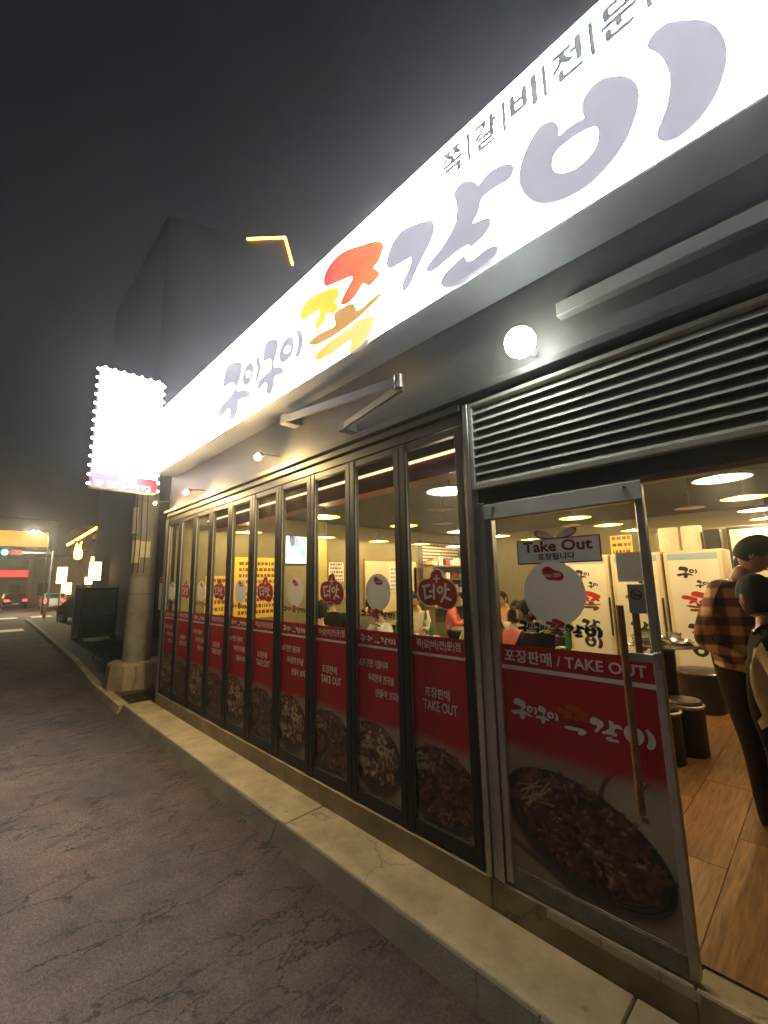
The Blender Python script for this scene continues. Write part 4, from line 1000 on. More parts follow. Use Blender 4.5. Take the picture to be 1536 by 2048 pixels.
wall_sheet('notice', 'pale paper notice on the side wall between the pillar and the window', 'notice', -7.275, 3.15, 3.55, 1.62, 2.02, 'paper', 5, 'brown_ink')
wall_sheet('wall_board', 'pale board in a wooden frame on the side wall behind the tables', 'board', -7.275, 4.15, 5.9, .9, 2.08, 'cream', 0, frame='wood')
wall_sheet('notice', 'bright paper notice pinned on the framed board', 'notice', -7.266, 4.9, 5.6, 1.35, 1.95, 'paper', 6, 'grey_print')
_ya, _yb = on_x(862, 1100, -7.26).y, on_x(926, 1100, -7.26).y
MT['menu_brown'] = mat('menu_brown', (0.075, 0.05, 0.03), .6, 0, .15, 3)
wall_sheet('wall_menu', 'dark brown menu board with rows of pale lettering on the side wall', 'menu', -7.275, _ya - .5, min(_yb, 7.9), 1.98, 2.62, 'menu_brown', 7, 'cream')
wall_sheet('wall_panel', 'dark brown wall panel under the menu board', 'panel', -7.275, _ya - .7, 8.0, .5, 1.93, 'menu_brown')
t = thing('shelf_unit', 'dark open shelf with pale boxes under the menu board', 'shelf', (-6.90, 6.1, 0), rad(90))
for z in (.9, 1.25, 1.6, 1.95): MB().box(0, 1.6, 0, .33, z, z + .03).build('shelf_board', 'in_wall_d', t)
for x in (0, 1.57): MB().box(x, x + .03, 0, .33, 0, 2.0).build('upright', 'in_wall_d', t)
rr = random.Random(8)
for z in (.932, 1.282, 1.632, 1.982):
    for j in range(5):
        if rr.random() < .15: continue
        h = rr.uniform(.1, .24); o = MB().box(-.2, 0, 0, rr.uniform(.14, .24), 0, h, bev=.004).build('storage_box', ['paper', 'cream', 'tabletop', 'red_beam'][rr.randrange(4)]); o.location = (-6.98, 6.17 + j * .29, z)
        tag(o, 'small storage box on the dark open shelf', 'box', 'boxes on the shelf')
t = thing('wall_frame', 'dark framed picture leaning high on the wall behind the refrigerators', 'picture', (-.95, 5.75, 1.55))
MB().box(0, .62, 0, .03, 0, .70).build('picture_sheet', 'cream', t)
for a, b, c, d in ((-.03, 0, -.03, .73), (.62, .65, -.03, .73), (0, .62, -.03, 0), (0, .62, .70, .73)): MB().box(a, b, -.012, .03, c, d).build('frame', 'black', t)
pw = MB().box(-1.9, 3.0, 5.80, 5.9, 0, 2.3); tag(pw.build('partition_wall', 'in_wall'), 'low olive partition wall behind the refrigerators', 'wall')
o = wall_sheet('order_sheet', 'orange paper sheet with dark lines hung beside the refrigerators', 'notice', 0, -.16, .16, 1.85, 2.25, 'yellow_paper', 4, 'brown_ink'); o.location = (-2.25, 5.2, 1.85); o.rotation_euler = (0, 0, rad(-90))

# ================================================================== people
MT['skin'] = mat('skin', (0.44, 0.24, 0.15), 0.5, 0, .08, 20)
MT['hair'] = mat('black_hair', (0.008, 0.006, 0.005), 0.65, 0, .3, 60, .5, 220, spec=.2)
MT['eye'] = mat('eye_dark', (0.02, 0.015, 0.012), 0.2)
MT['lip'] = mat('lips', (0.30, 0.10, 0.08), 0.5)
MT['shoe'] = mat('brown_shoe', (0.16, 0.085, 0.045), 0.6); MT['sole'] = mat('white_sole', (0.62, 0.57, 0.46), 0.6)
def cloth(name, c): return mat(name, c, 0.9, 0, .15, 14, .15, 300, spec=.08)
def plaid():
    m, n, b = new_mat('plaid_flannel'); L = n.links.new; N = n.nodes.new
    tc = N('ShaderNodeTexCoord'); sp = N('ShaderNodeSeparateXYZ'); L(tc.outputs['Object'], sp.inputs[0])
    def wave(sock, freq, ph=0.0):
        m1 = N('ShaderNodeMath'); m1.operation = 'MULTIPLY_ADD'; m1.inputs[1].default_value = freq; m1.inputs[2].default_value = ph; L(sock, m1.inputs[0])
        m2 = N('ShaderNodeMath'); m2.operation = 'SINE'; L(m1.outputs[0], m2.inputs[0])
        m3 = N('ShaderNodeMapRange'); m3.inputs['From Min'].default_value = -.35; m3.inputs['From Max'].default_value = .35; L(m2.outputs[0], m3.inputs['Value']); return m3.outputs[0]
    xy = N('ShaderNodeMath'); xy.operation = 'MULTIPLY_ADD'; xy.inputs[1].default_value = -.45; L(sp.outputs[0], xy.inputs[0]); L(sp.outputs[1], xy.inputs[2])
    a = wave(sp.outputs[2], 52); c = wave(xy.outputs[0], 44)
    ad = N('ShaderNodeMath'); ad.operation = 'ADD'; L(a, ad.inputs[0]); L(c, ad.inputs[1])
    hf = N('ShaderNodeMath'); hf.operation = 'MULTIPLY'; hf.inputs[1].default_value = .5; L(ad.outputs[0], hf.inputs[0])
    cr = N('ShaderNodeValToRGB'); e = cr.color_ramp.elements; e[0].color = (0.055, 0.018, 0.014, 1); e[1].color = (0.80, 0.56, 0.27, 1); x = e.new(.5); x.color = (0.30, 0.115, 0.065, 1)
    L(hf.outputs[0], cr.inputs[0]); L(cr.outputs[0], b.inputs['Base Color']); b.inputs['Roughness'].default_value = .9
    return m
MT['plaid'] = plaid()
for k, c in {'c_dark': (0.008, 0.007, 0.0065), 'c_brownpants': (0.030, 0.021, 0.014), 'c_cream': (0.52, 0.43, 0.27), 'c_pink': (0.62, 0.16, 0.13), 'c_white': (0.60, 0.55, 0.46), 'c_grey': (0.17, 0.155, 0.13), 'c_navy': (0.03, 0.035, 0.06), 'c_peach': (0.66, 0.33, 0.20)}.items(): MT[k] = cloth(k + '_cloth', c)

def head_mesh(mb, c, R, s, skin_mi, eye_mi, lip_mi):
    """head with jaw, nose, ears, eyes and mouth; c = centre, R = rotation matrix, faces +Y before rotation"""
    def P(x, y, z): return c + R @ Vector((x * s, y * s, z * s))
    n, m_ = 20, 14; v = []; f = []
    for i in range(m_ + 1):
        th = math.pi * i / m_; z = math.cos(th); r = math.sin(th)
        for k in range(n):
            a = 2 * math.pi * k / n; x = r * math.cos(a) * .076; y = r * math.sin(a) * .094
            zz = z * .118
            if z < 0: x *= 1 - .30 * (-z) ** 1.2; y = y * (1 - .12 * (-z)) + .012 * (-z)
            if y > .05 and -.1 < z < .35: y -= .006                       # brow and eye hollows
            if y > .06 and abs(x) < .02 and -.32 < z < .06: y += .016 * (1 - abs(x) / .02) * (1 - (z + .32) / .55)   # nose
            v.append(P(x, y, zz))
    for i in range(m_):
        for k in range(n): f.append((i * n + k, (i + 1) * n + k, (i + 1) * n + (k + 1) % n, i * n + (k + 1) % n))
    mb.add(v, f, skin_mi)
    for sx in (-1, 1):
        q = MB(); q.ball((0, 0, 0), 1, 10, 7); mb.add([P(sx * .078 + x * .010, -.005 + y * .020, -.008 + z * .034) for x, y, z in q.v], q.f, skin_mi)
        mb.add([P(sx * .030 + x * .012, .080 + y * .006, .010 + z * .007) for x, y, z in q.v], q.f, eye_mi)
    q = MB(); q.ball((0, 0, 0), 1, 10, 7); mb.add([P(x * .011, .092 + y * .014, -.026 + z * .018) for x, y, z in q.v], q.f, skin_mi)
    mb.add([P(x * .024, .083 + y * .008, -.062 + z * .006) for x, y, z in q.v], q.f, lip_mi)
def hair_mesh(c, R, s, length=0.0, bun=False):
    mb = MB(); n, m_ = 22, 12
    def P(x, y, z): return c + R @ Vector((x * s, y * s, z * s))
    v = []; f = []; rr = random.Random(int(c.x * 1000) & 255)
    for i in range(m_ + 1):
        t = i / m_
        for k in range(n):
            a = 2 * math.pi * k / n; front = math.sin(a)
            lim = (1.05 if front > .55 else 1.55 if front > .1 else 2.05 + length * 3.0)
            th = t * lim
            wob = 1 + .025 * math.sin(5 * a + 3 * t) + rr.uniform(-.012, .012)
            z = math.cos(min(th, math.pi * .62)) * .126 - max(0, th - math.pi * .62) * .09
            r = math.sin(min(th, math.pi / 2)) if th < math.pi / 2 else 1 - .12 * (th - math.pi / 2)
            v.append(P(r * math.cos(a) * .087 * wob, r * math.sin(a) * .103 * wob - .004, z * wob))
    for i in range(m_):
        for k in range(n): f.append((i * n + k, (i + 1) * n + k, (i + 1) * n + (k + 1) % n, i * n + (k + 1) % n))
    mb.add(v, f)
    if bun:
        q = MB(); q.ball((0, 0, 0), .045, 10, 8); mb.add([P(x, -.11 + y, .05 + z) for x, y, z in q.v], q.f)
    return mb
def hand(mb, wr, d, nrm, s, mi, curl=0.5):
    """palm and five bent fingers; d = direction of the fingers, nrm = back of the hand"""
    d = d.normalized(); nrm = (nrm - d * nrm.dot(d)).normalized(); sd = d.cross(nrm)
    mb.ring([wr - d * .01, wr + d * .03 * s, wr + d * .085 * s], [.024 * s, .036 * s, .034 * s], 10, mi)
    for k, (o, L_) in enumerate([(-.028, .068), (-.010, .078), (.009, .073), (.027, .058)]):
        b = wr + d * .080 * s + sd * o * s; e1 = (d * math.cos(curl) - nrm * math.sin(curl)); e2 = (d * math.cos(curl * 2.1) - nrm * math.sin(curl * 2.1))
        p1 = b + e1 * L_ * .5 * s; p2 = p1 + e2 * L_ * .5 * s
        mb.ring([b - d * .015 * s, b, p1, p2, p2 + e2 * .006 * s], [.0095 * s, .0098 * s, .0090 * s, .0075 * s, .003 * s], 8, mi)
    b = wr + d * .025 * s - sd * .030 * s; e = (d * .75 - sd * .6 - nrm * .25).normalized(); p1 = b + e * .036 * s; p2 = p1 + (e * .6 + d * .5).normalized() * .030 * s
    mb.ring([b, p1, p2, p2 + (p2 - p1) * .2], [.0125 * s, .0105 * s, .0085 * s, .003 * s], 8, mi)
BONES = [('pelvis', 'spine', 0), ('spine', 'chest', 0), ('chest', 'neck0', 0), ('neck0', 'neck', 3), ('neck', 'headb', 3)]
for S in 'LR':
    BONES += [('chest', 'sh' + S, 0), ('sh' + S, 'el' + S, 1), ('el' + S, 'wr' + S, 1), ('pelvis', 'hip' + S, 2), ('hip' + S, 'kn' + S, 2), ('kn' + S, 'an' + S, 2), ('an' + S, 'toe' + S, 4)]
RADS = {'pelvis': .145, 'spine': .135, 'chest': .140, 'neck0': .075, 'neck': .055, 'headb': .050, 'sh': .072, 'el': .050, 'wr': .034, 'hip': .095, 'kn': .062, 'an': .048, 'toe': .036}
def person(label, loc, rz, J, cols, head_tilt=(0, 0, 0), s=1.0, hairlen=0.0, bun=False, group=None, fat=1.0, curl=.5):
    """cols: torso, sleeve, trousers, shoe.  J: joints in metres, figure facing +Y"""
    J = {k: Vector(v) * s for k, v in J.items()}
    names = list(J); idx = {k: i for i, k in enumerate(names)}
    me = bpy.data.meshes.new('body'); me.from_pydata([J[k] for k in names], [(idx[a], idx[b]) for a, b, c in BONES], [])
    o = bpy.data.objects.new('body', me); C.objects.link(o)
    sk = o.modifiers.new('Skin', 'SKIN'); sk.use_smooth_shade = True
    if not me.skin_vertices: me.skin_vertices.new() if hasattr(me.skin_vertices, 'new') else None
    for i, k in enumerate(names):
        key = k if k in RADS else k[:-1]; r = RADS[key] * s * (fat if key in ('pelvis', 'spine', 'chest', 'hip', 'kn', 'sh', 'el') else 1)
        me.skin_vertices[0].data[i].radius = (r, r); me.skin_vertices[0].data[i].use_root = (k == 'pelvis')
    o.modifiers.new('Sub', 'SUBSURF').levels = 2; o.modifiers['Sub'].render_levels = 2
    bpy.context.view_layer.update()
    em = bpy.data.meshes.new_from_object(o.evaluated_get(bpy.context.evaluated_depsgraph_get()))
    bpy.data.objects.remove(o); bpy.data.meshes.remove(me)
    mb = MB(); seg = [(J[a], J[b], c) for a, b, c in BONES]
    vs_ = [v.co.copy() for v in em.vertices]; rr = random.Random(len(label))
    mats = [cols[0], cols[1], cols[2], 'skin', cols[3], 'eye', 'lip']
    fs, mi = [], []
    for p in em.polygons:
        best = None
        for a, b, c in seg:
            d = b - a; t = max(0, min(1, (p.center - a).dot(d) / d.length_squared)); q = (p.center - a - d * t).length
            if best is None or q < best[0]: best = (q, c)
        fs.append(tuple(p.vertices)); mi.append(best[1])
    mb.v = [tuple(v) for v in vs_]; mb.f = fs; mb.mi = mi
    bpy.data.meshes.remove(em)
    R = Matrix.Rotation(head_tilt[2], 3, 'Z') @ Matrix.Rotation(head_tilt[0], 3, 'X') @ Matrix.Rotation(head_tilt[1], 3, 'Y')
    hc = J['headb'] + R @ Vector((0, .015 * s, .085 * s))
    head_mesh(mb, hc, R, s, 3, 5, 6)
    for S in 'LR':
        d = J['wr' + S] - J['el' + S]; hand(mb, J['wr' + S], d, Vector((0, .3, 1)) if abs(d.normalized().z) < .8 else Vector((1 if S == 'R' else -1, 0, 0)), s, 3, curl)
    t = thing('person', label, 'person', loc, rz, group)
    b = mb.build('body', mats, t, True)
    hair_mesh(hc, R, s, hairlen, bun).build('hair', 'hair', t, True)
    return t, J
def standing(lean=0.0, armL=None, armR=None, step=.06):
    J = {'pelvis': (0, 0, .96), 'spine': (0, lean * .25, 1.14), 'chest': (0, lean * .6, 1.32), 'neck0': (0, lean * .95, 1.47), 'neck': (0, lean * 1.15, 1.52), 'headb': (0, lean * 1.35 + .01, 1.57)}
    for S, sx in (('L', -1), ('R', 1)):
        J['sh' + S] = (sx * .185, lean * .8, 1.41); J['el' + S] = (sx * .235, lean * .6 - .03, 1.13); J['wr' + S] = (sx * .22, lean * .6 + .10, .90)
        J['hip' + S] = (sx * .09, 0, .90); J['kn' + S] = (sx * .11, step * sx * .5 + .03, .50); J['an' + S] = (sx * .12, step * sx, .085); J['toe' + S] = (sx * .13, step * sx + .15, .042)
    if armL: J['elL'], J['wrL'] = armL
    if armR: J['elR'], J['wrR'] = armR
    return J
def seated(h=.47, lean=.06, reach=.30, spread=.10):
    J = {'pelvis': (0, 0, h + .11), 'spine': (0, lean * .2, h + .30), 'chest': (0, lean * .7, h + .47), 'neck0': (0, lean, h + .62), 'neck': (0, lean * 1.2, h + .67), 'headb': (0, lean * 1.5 + .01, h + .72)}
    for S, sx in (('L', -1), ('R', 1)):
        J['sh' + S] = (sx * .18, lean * .8, h + .56); J['el' + S] = (sx * .235, lean + .10, h + .32); J['wr' + S] = (sx * .15, lean + reach, h + .36)
        J['hip' + S] = (sx * .09, .05, h + .09); J['kn' + S] = (sx * (.12 + spread * .3), .42, h + .05); J['an' + S] = (sx * .13, .40, .085); J['toe' + S] = (sx * .14, .54, .042)
    return J
# the man in the plaid shirt, half turned towards the doorway's far side
pm, _ = person('standing person in brown and cream plaid flannel shirt and dark trousers looking down', (-.485, 1.55, 0), rad(-118),
       standing(.07, armL=((-.27, -.10, 1.10), (-.20, .16, 1.02)), armR=((.25, -.06, 1.10), (.17, .15, 1.00)), step=.10), ['plaid', 'plaid', 'c_brownpants', 'shoe'], (rad(-30), 0, rad(26)), s=1.055, fat=1.14)
# the person in black vest with cream sleeves in front
pf, _ = person('standing person in black vest with cream sleeves just inside the doorway', (-.215, .55, 0), rad(98),
       standing(.02, armL=((-.275, -.03, 1.12), (-.25, .02, .87)), armR=((.255, -.03, 1.12), (.23, .03, .87)), step=.05), ['c_dark', 'c_cream', 'c_dark', 'c_dark'], (rad(-10), 0, rad(-55)), s=.90, fat=1.28, hairlen=.14)
# customers at the tables
person('standing person with dark hair in grey top in front of the refrigerators', (-.70, 3.55, 0), rad(-60), standing(.05), ['c_grey', 'c_grey', 'c_dark', 'c_dark'], (rad(-15), 0, 0), s=1.03)
CUST = [((-4.30, .78), 35, ['c_peach', 'c_peach', 'c_dark', 'c_dark'], 1.0, .14, False, 'seated person with dark shoulder-length hair in peach top at a table by the folding doors'),
        ((-3.95, 1.55), 110, ['c_white', 'c_white', 'c_navy', 'c_dark'], .98, .0, False, 'seated person in white top facing along the table by the folding doors'),
        ((-2.78, 1.95), 170, ['c_cream', 'c_cream', 'c_grey', 'c_dark'], 1.0, .0, False, 'seated person in cream patterned jacket at the table behind the red sticker'),
        ((-2.02, 1.78), 150, ['c_dark', 'c_dark', 'c_dark', 'c_dark'], 1.0, .05, False, 'seated person in black jacket beside the entrance door glass'),
        ((-2.65, 2.35), 10, ['c_pink', 'c_pink', 'c_grey', 'c_dark'], .86, .10, True, 'seated child in bright pink jacket with hair tied up'),
        ((-3.00, 3.15), 200, ['c_white', 'c_white', 'c_grey', 'c_dark'], .92, .10, True, 'small seated person in pale top at the table behind the pink jacket'),
        ((-5.05, 2.25), 20, ['c_grey', 'c_grey', 'c_dark', 'c_dark'], 1.0, .08, False, 'seated person in grey top with back towards the folding doors'),
        ((-5.0, 3.3), 220, ['c_white', 'c_white', 'c_navy', 'c_dark'], 1.0, .0, False, 'seated person in pale shirt at the middle table'),
        ((-3.15, 2.55), 250, ['c_navy', 'c_navy', 'c_dark', 'c_dark'], .98, .06, False, 'seated person in dark blue top between two tables'),
        ((-3.95, 4.55), 160, ['c_peach', 'c_peach', 'c_navy', 'c_dark'], 1.0, .10, False, 'seated person in peach top at the far middle table'),
        ((-5.2, 4.5), 300, ['c_pink', 'c_pink', 'c_dark', 'c_dark'], .97, .08, False, 'seated person in pink top at the far middle table'),
        ((-6.0, 4.5), 120, ['c_cream', 'c_cream', 'c_dark', 'c_dark'], 1.0, .0, False, 'seated person in cream top in front of the framed board'),
        ((-6.0, 2.3), 60, ['c_dark', 'c_dark', 'c_dark', 'c_dark'], 1.0, .0, False, 'seated person in black top near the television')]
for (x, y), a, cl, s, hl, bun, lab in CUST:
    person(lab, (x, y, 0), rad(a), seated(.47 / s if s < 1 else .47, reach=.26), cl, (rad(-14), 0, rad(random.uniform(-20, 20))), s=s, hairlen=hl, bun=bun, group='customers at the tables')
    stool(x, y, 'black drum stool under a seated customer')

# ================================================================== the street beyond the shop
MT['pole'] = concrete('pole_concrete', (0.30, 0.28, 0.25), .15, 2.0)
MT['block'] = concrete('block_concrete', (0.42, 0.36, 0.25), .25, 7.0)
t = thing('utility_pole', 'thick concrete utility pole with metal bands and torn notices set in a block', 'pole', (-9.05, .10, -.165))
MB().lathe([(.235, .42), (.230, 1.0), (.205, 3.0), (.185, 5.0), (0, 5.0)], n=24).build('shaft', 'pole', t, True)
for z in (1.28, 1.62, 1.95): MB().lathe([(.233 - z * .008, 0), (.239 - z * .008, .004), (.239 - z * .008, .016), (.232 - z * .008, .020)], cz=z, n=24).build('metal_band', 'steel_dark', t, True)
# wrapped sheet with torn paper, cables down the shaft
rr = random.Random(2)
def curved(mb, r, a0, a1, z0, z1, n=8):
    v = []; f = []
    for i in range(n + 1):
        a = a0 + (a1 - a0) * i / n
        v += [(r * math.cos(a), r * math.sin(a), z0), (r * math.cos(a), r * math.sin(a), z1), ((r + .004) * math.cos(a), (r + .004) * math.sin(a), z0), ((r + .004) * math.cos(a), (r + .004) * math.sin(a), z1)]
    for i in range(n): b = i * 4; f += [(b, b + 1, b + 5, b + 4), (b + 2, b + 6, b + 7, b + 3), (b + 1, b + 3, b + 7, b + 5), (b, b + 4, b + 6, b + 2)]
    f += [(0, 2, 3, 1), (n * 4, n * 4 + 1, n * 4 + 3, n * 4 + 2)]
    mb.add(v, f)
for a0, a1, z0, z1, m in [(-1.6, -.9, 2.75, 3.25, 'paper'), (-.8, -.1, 2.65, 3.35, 'grey_print'), (-1.3, -.5, 2.2, 2.62, 'paper'), (-.55, .2, 2.3, 2.6, 'tissue')]:
    m_ = MB(); curved(m_, .224, a0, a1, z0, z1); m_.build('torn_notice', m, t)
for a in (-1.0, -.6, -.2):
    m_ = MB(); pts = [(.235 * math.cos(a + .05 * math.sin(z * 3)), .235 * math.sin(a + .05 * math.sin(z * 3)), z) for z in np.linspace(2.0, 4.9, 12)]; m_.ring(pts, .009, 6); m_.build('cable', 'stool', t, True)
b_ = thing('concrete_block', 'low pale concrete block at the foot of the utility pole', 'block', (-9.05, .10, -.165))
m_ = MB(); m_.lathe([(.50, 0), (.46, .40), (.43, .43), (0, .44)], n=10); m_.build('footing', 'block', b_)
for k in range(3):
    a = rr.uniform(0, 6.28); m_ = MB(); m_.ring([(.49 * math.cos(a), .49 * math.sin(a), .02), (.46 * math.cos(a + .1), .46 * math.sin(a + .1), .22), (.44 * math.cos(a + .05), .44 * math.sin(a + .05), .40)], .004, 5); m_.build('crack_line', 'stool', b_)
# dark rubber mat, drain cover by the corner post
t = thing('rubber_mat', 'dark worn rubber mat lying at the end of the pale walk', 'mat', (-7.95, -.02, -.163))
MB().box(-.30, .26, -.26, .30, 0, .022, bev=.008).build('mat_body', 'stool', t)
for i in range(5): MB().box(-.24 + i * .10, -.19 + i * .10, -.22, .26, .0225, .029).build('rib', 'stool', t)
# weeds round the block and a thin bare sapling
MT['weed'] = mat('weed_green', (0.085, 0.12, 0.04), 0.6, 0, .35, 12)
m_ = MB(); rr = random.Random(4)
for k in range(700):
    x = rr.gauss(-10.2, .9); y = rr.uniform(-.10, 1.0)
    if x > -8.65 or x < -13.5 or math.hypot(x + 9.05, y - .1) < .47: continue
    L_ = rr.uniform(.06, .30); a = rr.random() * 6.28; b = rr.uniform(.1, .9); wd = rr.uniform(.006, .016)
    d = Vector((math.cos(a) * math.sin(b), math.sin(a) * math.sin(b), math.cos(b))); s_ = d.cross(Vector((0, 0, 1))); s_ = s_.normalized() if s_.length > .01 else Vector((1, 0, 0))
    p = Vector((x, y, -.165)); q = p + d * L_ * .6; e = q + (d + Vector((math.cos(a), math.sin(a), -.6)) * .5).normalized() * L_ * .5
    m_.add([p - s_ * wd * .5, p + s_ * wd * .5, q + s_ * wd, q - s_ * wd, e], [(0, 1, 2, 3), (3, 2, 4)])
tag(m_.build('weeds', 'weed'), 'low green weeds growing round the concrete block', 'weeds', kind='stuff')
# paper label hanging on the corner
t = thing('hanging_tag', 'narrow pale paper tag hanging beside the corner post', 'notice', (-7.62, .05, 1.22))
MB().box(-.004, 0, -.055, .055, 0, .52).build('tag_sheet', 'paper', t); MB().box(.0005, .0015, -.05, .05, .42, .51).build('tag_header', 'red_badge', t)
MB().box(-.02, .0, -.02, .02, -.30, -.01).build('tag_tail', 'grey_print', t)
MB().ring([(0, 0, .52), (0, 0, .68)], .004, 5).build('string', 'stool', t)
# dark A-boards and bin beyond the pole
t = thing('sandwich_board', 'dark upright sign board standing on the verge beyond the utility pole', 'sign', (-17.6, 1.05, -.165), rad(8))
MB().box(-.06, .06, -.55, .55, .10, 1.75, bev=.02).build('panel', 'stool', t); MB().box(.061, .066, -.48, .48, .2, .75).build('lower_sheet', 'c_dark', t); MB().box(.061, .066, -.48, .48, .82, 1.68).build('upper_sheet', 'grey_print', t)
for y in (-.5, .5): MB().box(-.22, .22, y - .03, y + .03, 0, .10).build('foot', 'stool', t)
t = thing('sandwich_board', 'narrow pale edged board leaning behind the dark upright sign board', 'sign', (-18.6, .62, -.165), rad(-4))
MB().box(-.05, .05, -.16, .16, .02, 1.85, bev=.015).build('panel', 'tissue', t); MB().box(.051, .055, -.13, .13, .15, 1.75).build('sheet', 'grey_print', t); MB().box(-.2, .2, -.16, .16, 0, .02).build('foot', 'stool', t)

# cars
MT['car_dark'] = mat('dark_car_paint', (0.02, 0.02, 0.022), 0.22, .3); MT['car_white'] = mat('pale_car_paint', (0.5, 0.5, 0.48), 0.25, .1); MT['tyre'] = mat('tyre', (0.012, .012, .012), .8); MT['carglass'] = mat('car_glass', (0.02, .022, .025), .08)
MT['tail'] = emit('tail_lamp', (1.0, 0.02, 0.02), 10.0); MT['headl'] = emit('head_lamp', (0.95, 0.98, 1.0), 60.0); MT['head_off'] = mat('head_lamp_off', (.5, .5, .5), .15, .3)
def car(label, x, y, rz, paint, front='head_off', rear='tail'):
    t = thing('car', label, 'car', (x, y, ROAD_Z), rz)
    prof = [(-2.15, .35), (-2.2, .65), (-2.1, .92), (-1.75, 1.0), (-1.15, 1.42), (.35, 1.45), (1.05, 1.02), (1.95, .88), (2.2, .70), (2.22, .35)]
    m_ = MB(); v = []
    for yy, k in ((-.88, .97), (-.80, 1), (.80, 1), (.88, .97)): v += [(a * k if abs(yy) > .85 else a, yy * (.86 if z > 1.1 else 1), (z if abs(yy) < .85 else .35 + (z - .35) * .93)) for a, z in prof]
    n = len(prof); f = []
    for i in range(3):
        for k in range(n): f.append((i * n + k, i * n + (k + 1) % n, (i + 1) * n + (k + 1) % n, (i + 1) * n + k))
    f += [tuple(range(n))[::-1], tuple(range(3 * n, 4 * n))]
    m_.add(v, f); m_.build('body', paint, t, True)
    for sx, z0 in ((1, 0), (-1, 0)):
        a0, a1 = ((.42, 1.02) if sx > 0 else (-1.70, -1.20)); zz0, zz1 = ((1.40, 1.05) if sx > 0 else (1.04, 1.38))
        m_ = MB(); m_.add([(a0, -.62, zz0 + .02), (a0, .62, zz0 + .02), (a1, .66, zz1 + .02), (a1, -.66, zz1 + .02), (a0, -.62, zz0 + .01), (a0, .62, zz0 + .01), (a1, .66, zz1 + .01), (a1, -.66, zz1 + .01)], [(0, 1, 2, 3), (7, 6, 5, 4), (0, 3, 7, 4), (1, 5, 6, 2), (0, 4, 5, 1), (3, 2, 6, 7)]); m_.build('windscreen' if sx > 0 else 'rear_window', 'carglass', t)
    for sy in (-1, 1):
        MB().box(-1.05, .45, sy * .76 - .012, sy * .76 + .012, 1.02, 1.36).build('side_window', 'carglass', t)
        for wx in (-1.35, 1.35):
            m_ = MB(); m_.ring([(wx, sy * .72, .32), (wx, sy * .90, .32)], .32, 20); w_ = m_.build('wheel', 'tyre', t, True)
            m_ = MB(); m_.ring([(wx, sy * .895, .32), (wx, sy * .908, .32)], .19, 14); m_.build('rim', 'steel', w_)
        m_ = MB(); m_.box(2.10, 2.225, sy * .66 - .16, sy * .66 + .16, .62, .76, bev=.02); m_.build('headlight', front, t)
        m_ = MB(); m_.box(-2.215, -2.10, sy * .66 - .17, sy * .66 + .17, .72, .88, bev=.02); m_.build('tail_light', rear, t)
    MB().box(2.2, 2.235, -.26, .26, .45, .57).build('number_plate', 'shade_white', t); MB().box(-2.225, -2.19, -.26, .26, .45, .57).build('number_plate', 'shade_white', t)
    return t
MT['tail_off'] = mat('tail_lamp_off', (.15, .01, .01), .3)
car('dark parked car beyond the sign boards at the corner', -27.5, 2.6, rad(12), 'car_dark', 'head_off', 'tail_off')
car('pale car with red tail lamps lit crossing at the far junction', -48.0, 3.2, rad(178), 'car_white')
car('dark car with bright white headlamps on the far road', -46.0, -1.4, rad(2), 'car_dark', 'headl', 'tail_off')
car('dark car with red tail lamps waiting beyond the junction', -56.0, 1.0, rad(181), 'car_dark')

# neighbouring buildings
MT['nb_dark'] = mat('dark_render', (0.040, 0.038, 0.036), .8, 0, .2, .6); MT['nb_brown'] = mat('brown_render', (0.22, 0.155, 0.095), .8, 0, .2, .5); MT['nb_grey'] = mat('grey_render', (0.16, 0.15, 0.14), .8, 0, .2, .5)
MT['win_dark'] = mat('dark_window', (0.015, .017, .02), .1); MT['win_warm'] = emit('lit_window', (1.0, .52, .14), 6.0); MT['win_shop'] = emit('lit_shopfront', (1.0, .60, .24), 14.0)
MT['led'] = emit('led_strip', (1.0, .46, .05), 10.0)
MT['led'].cycles.emission_sampling = 'FRONT'
def building(name, label, x0, x1, y0, y1, h, m, rows, cols, litp, seed, side='+x', base=-.165):
    t = thing(name, label, 'building', ((x0 + x1) / 2, (y0 + y1) / 2, base)); cx, cy = (x0 + x1) / 2, (y0 + y1) / 2
    hx, hy = (x1 - x0) / 2, (y1 - y0) / 2
    MB().box(-hx, hx, -hy, hy, 0, h).build('wall', m, t); MB().box(-hx - .15, hx + .15, -hy - .15, hy + .15, h + .002, h + .25).build('roof', 'nb_dark', t)
    rr = random.Random(seed)
    for face in side.split():
        for r_ in range(rows):
            for c_ in range(cols):
                lit = rr.random() < litp; z0 = 1.0 + r_ * 3.0; z1 = z0 + 1.4
                if z1 > h - .3: continue
                L_ = 2 * (hy if face == '+x' else hx); u0 = -L_ / 2 + L_ * (c_ + .22) / cols; u1 = -L_ / 2 + L_ * (c_ + .78) / cols
                if face == '+x': bx = (hx, hx + .04, u0, u1); px = (hx + .041, hx + .05, u0 + .06, u1 - .06)
                else: bx = (u0, u1, -hy - .04, -hy); px = (u0 + .06, u1 - .06, -hy - .05, -hy - .041)
                w_ = MB().box(*bx, z0, z1).build('window', 'nb_grey', t); MB().box(*px, z0 + .06, z1 - .06).build('pane', 'win_warm' if lit else 'win_dark', w_)
    return t
nb = building('shop_house', 'low dark shop house with a yellow light strip along its eave beyond the pole', -30, -19.5, 2.9, 10, 4.6, 'nb_brown', 1, 5, 1.0, 3, '+x -y')
l0 = on_y(200, 1052, 2.55); l1 = on_y(135, 1090, 2.55)
t = tag(MB().ring([l0, l1], .07, 8).build('led_strip', 'led'), 'slanting yellow LED strip on the front of the low shop house', 'light strip')
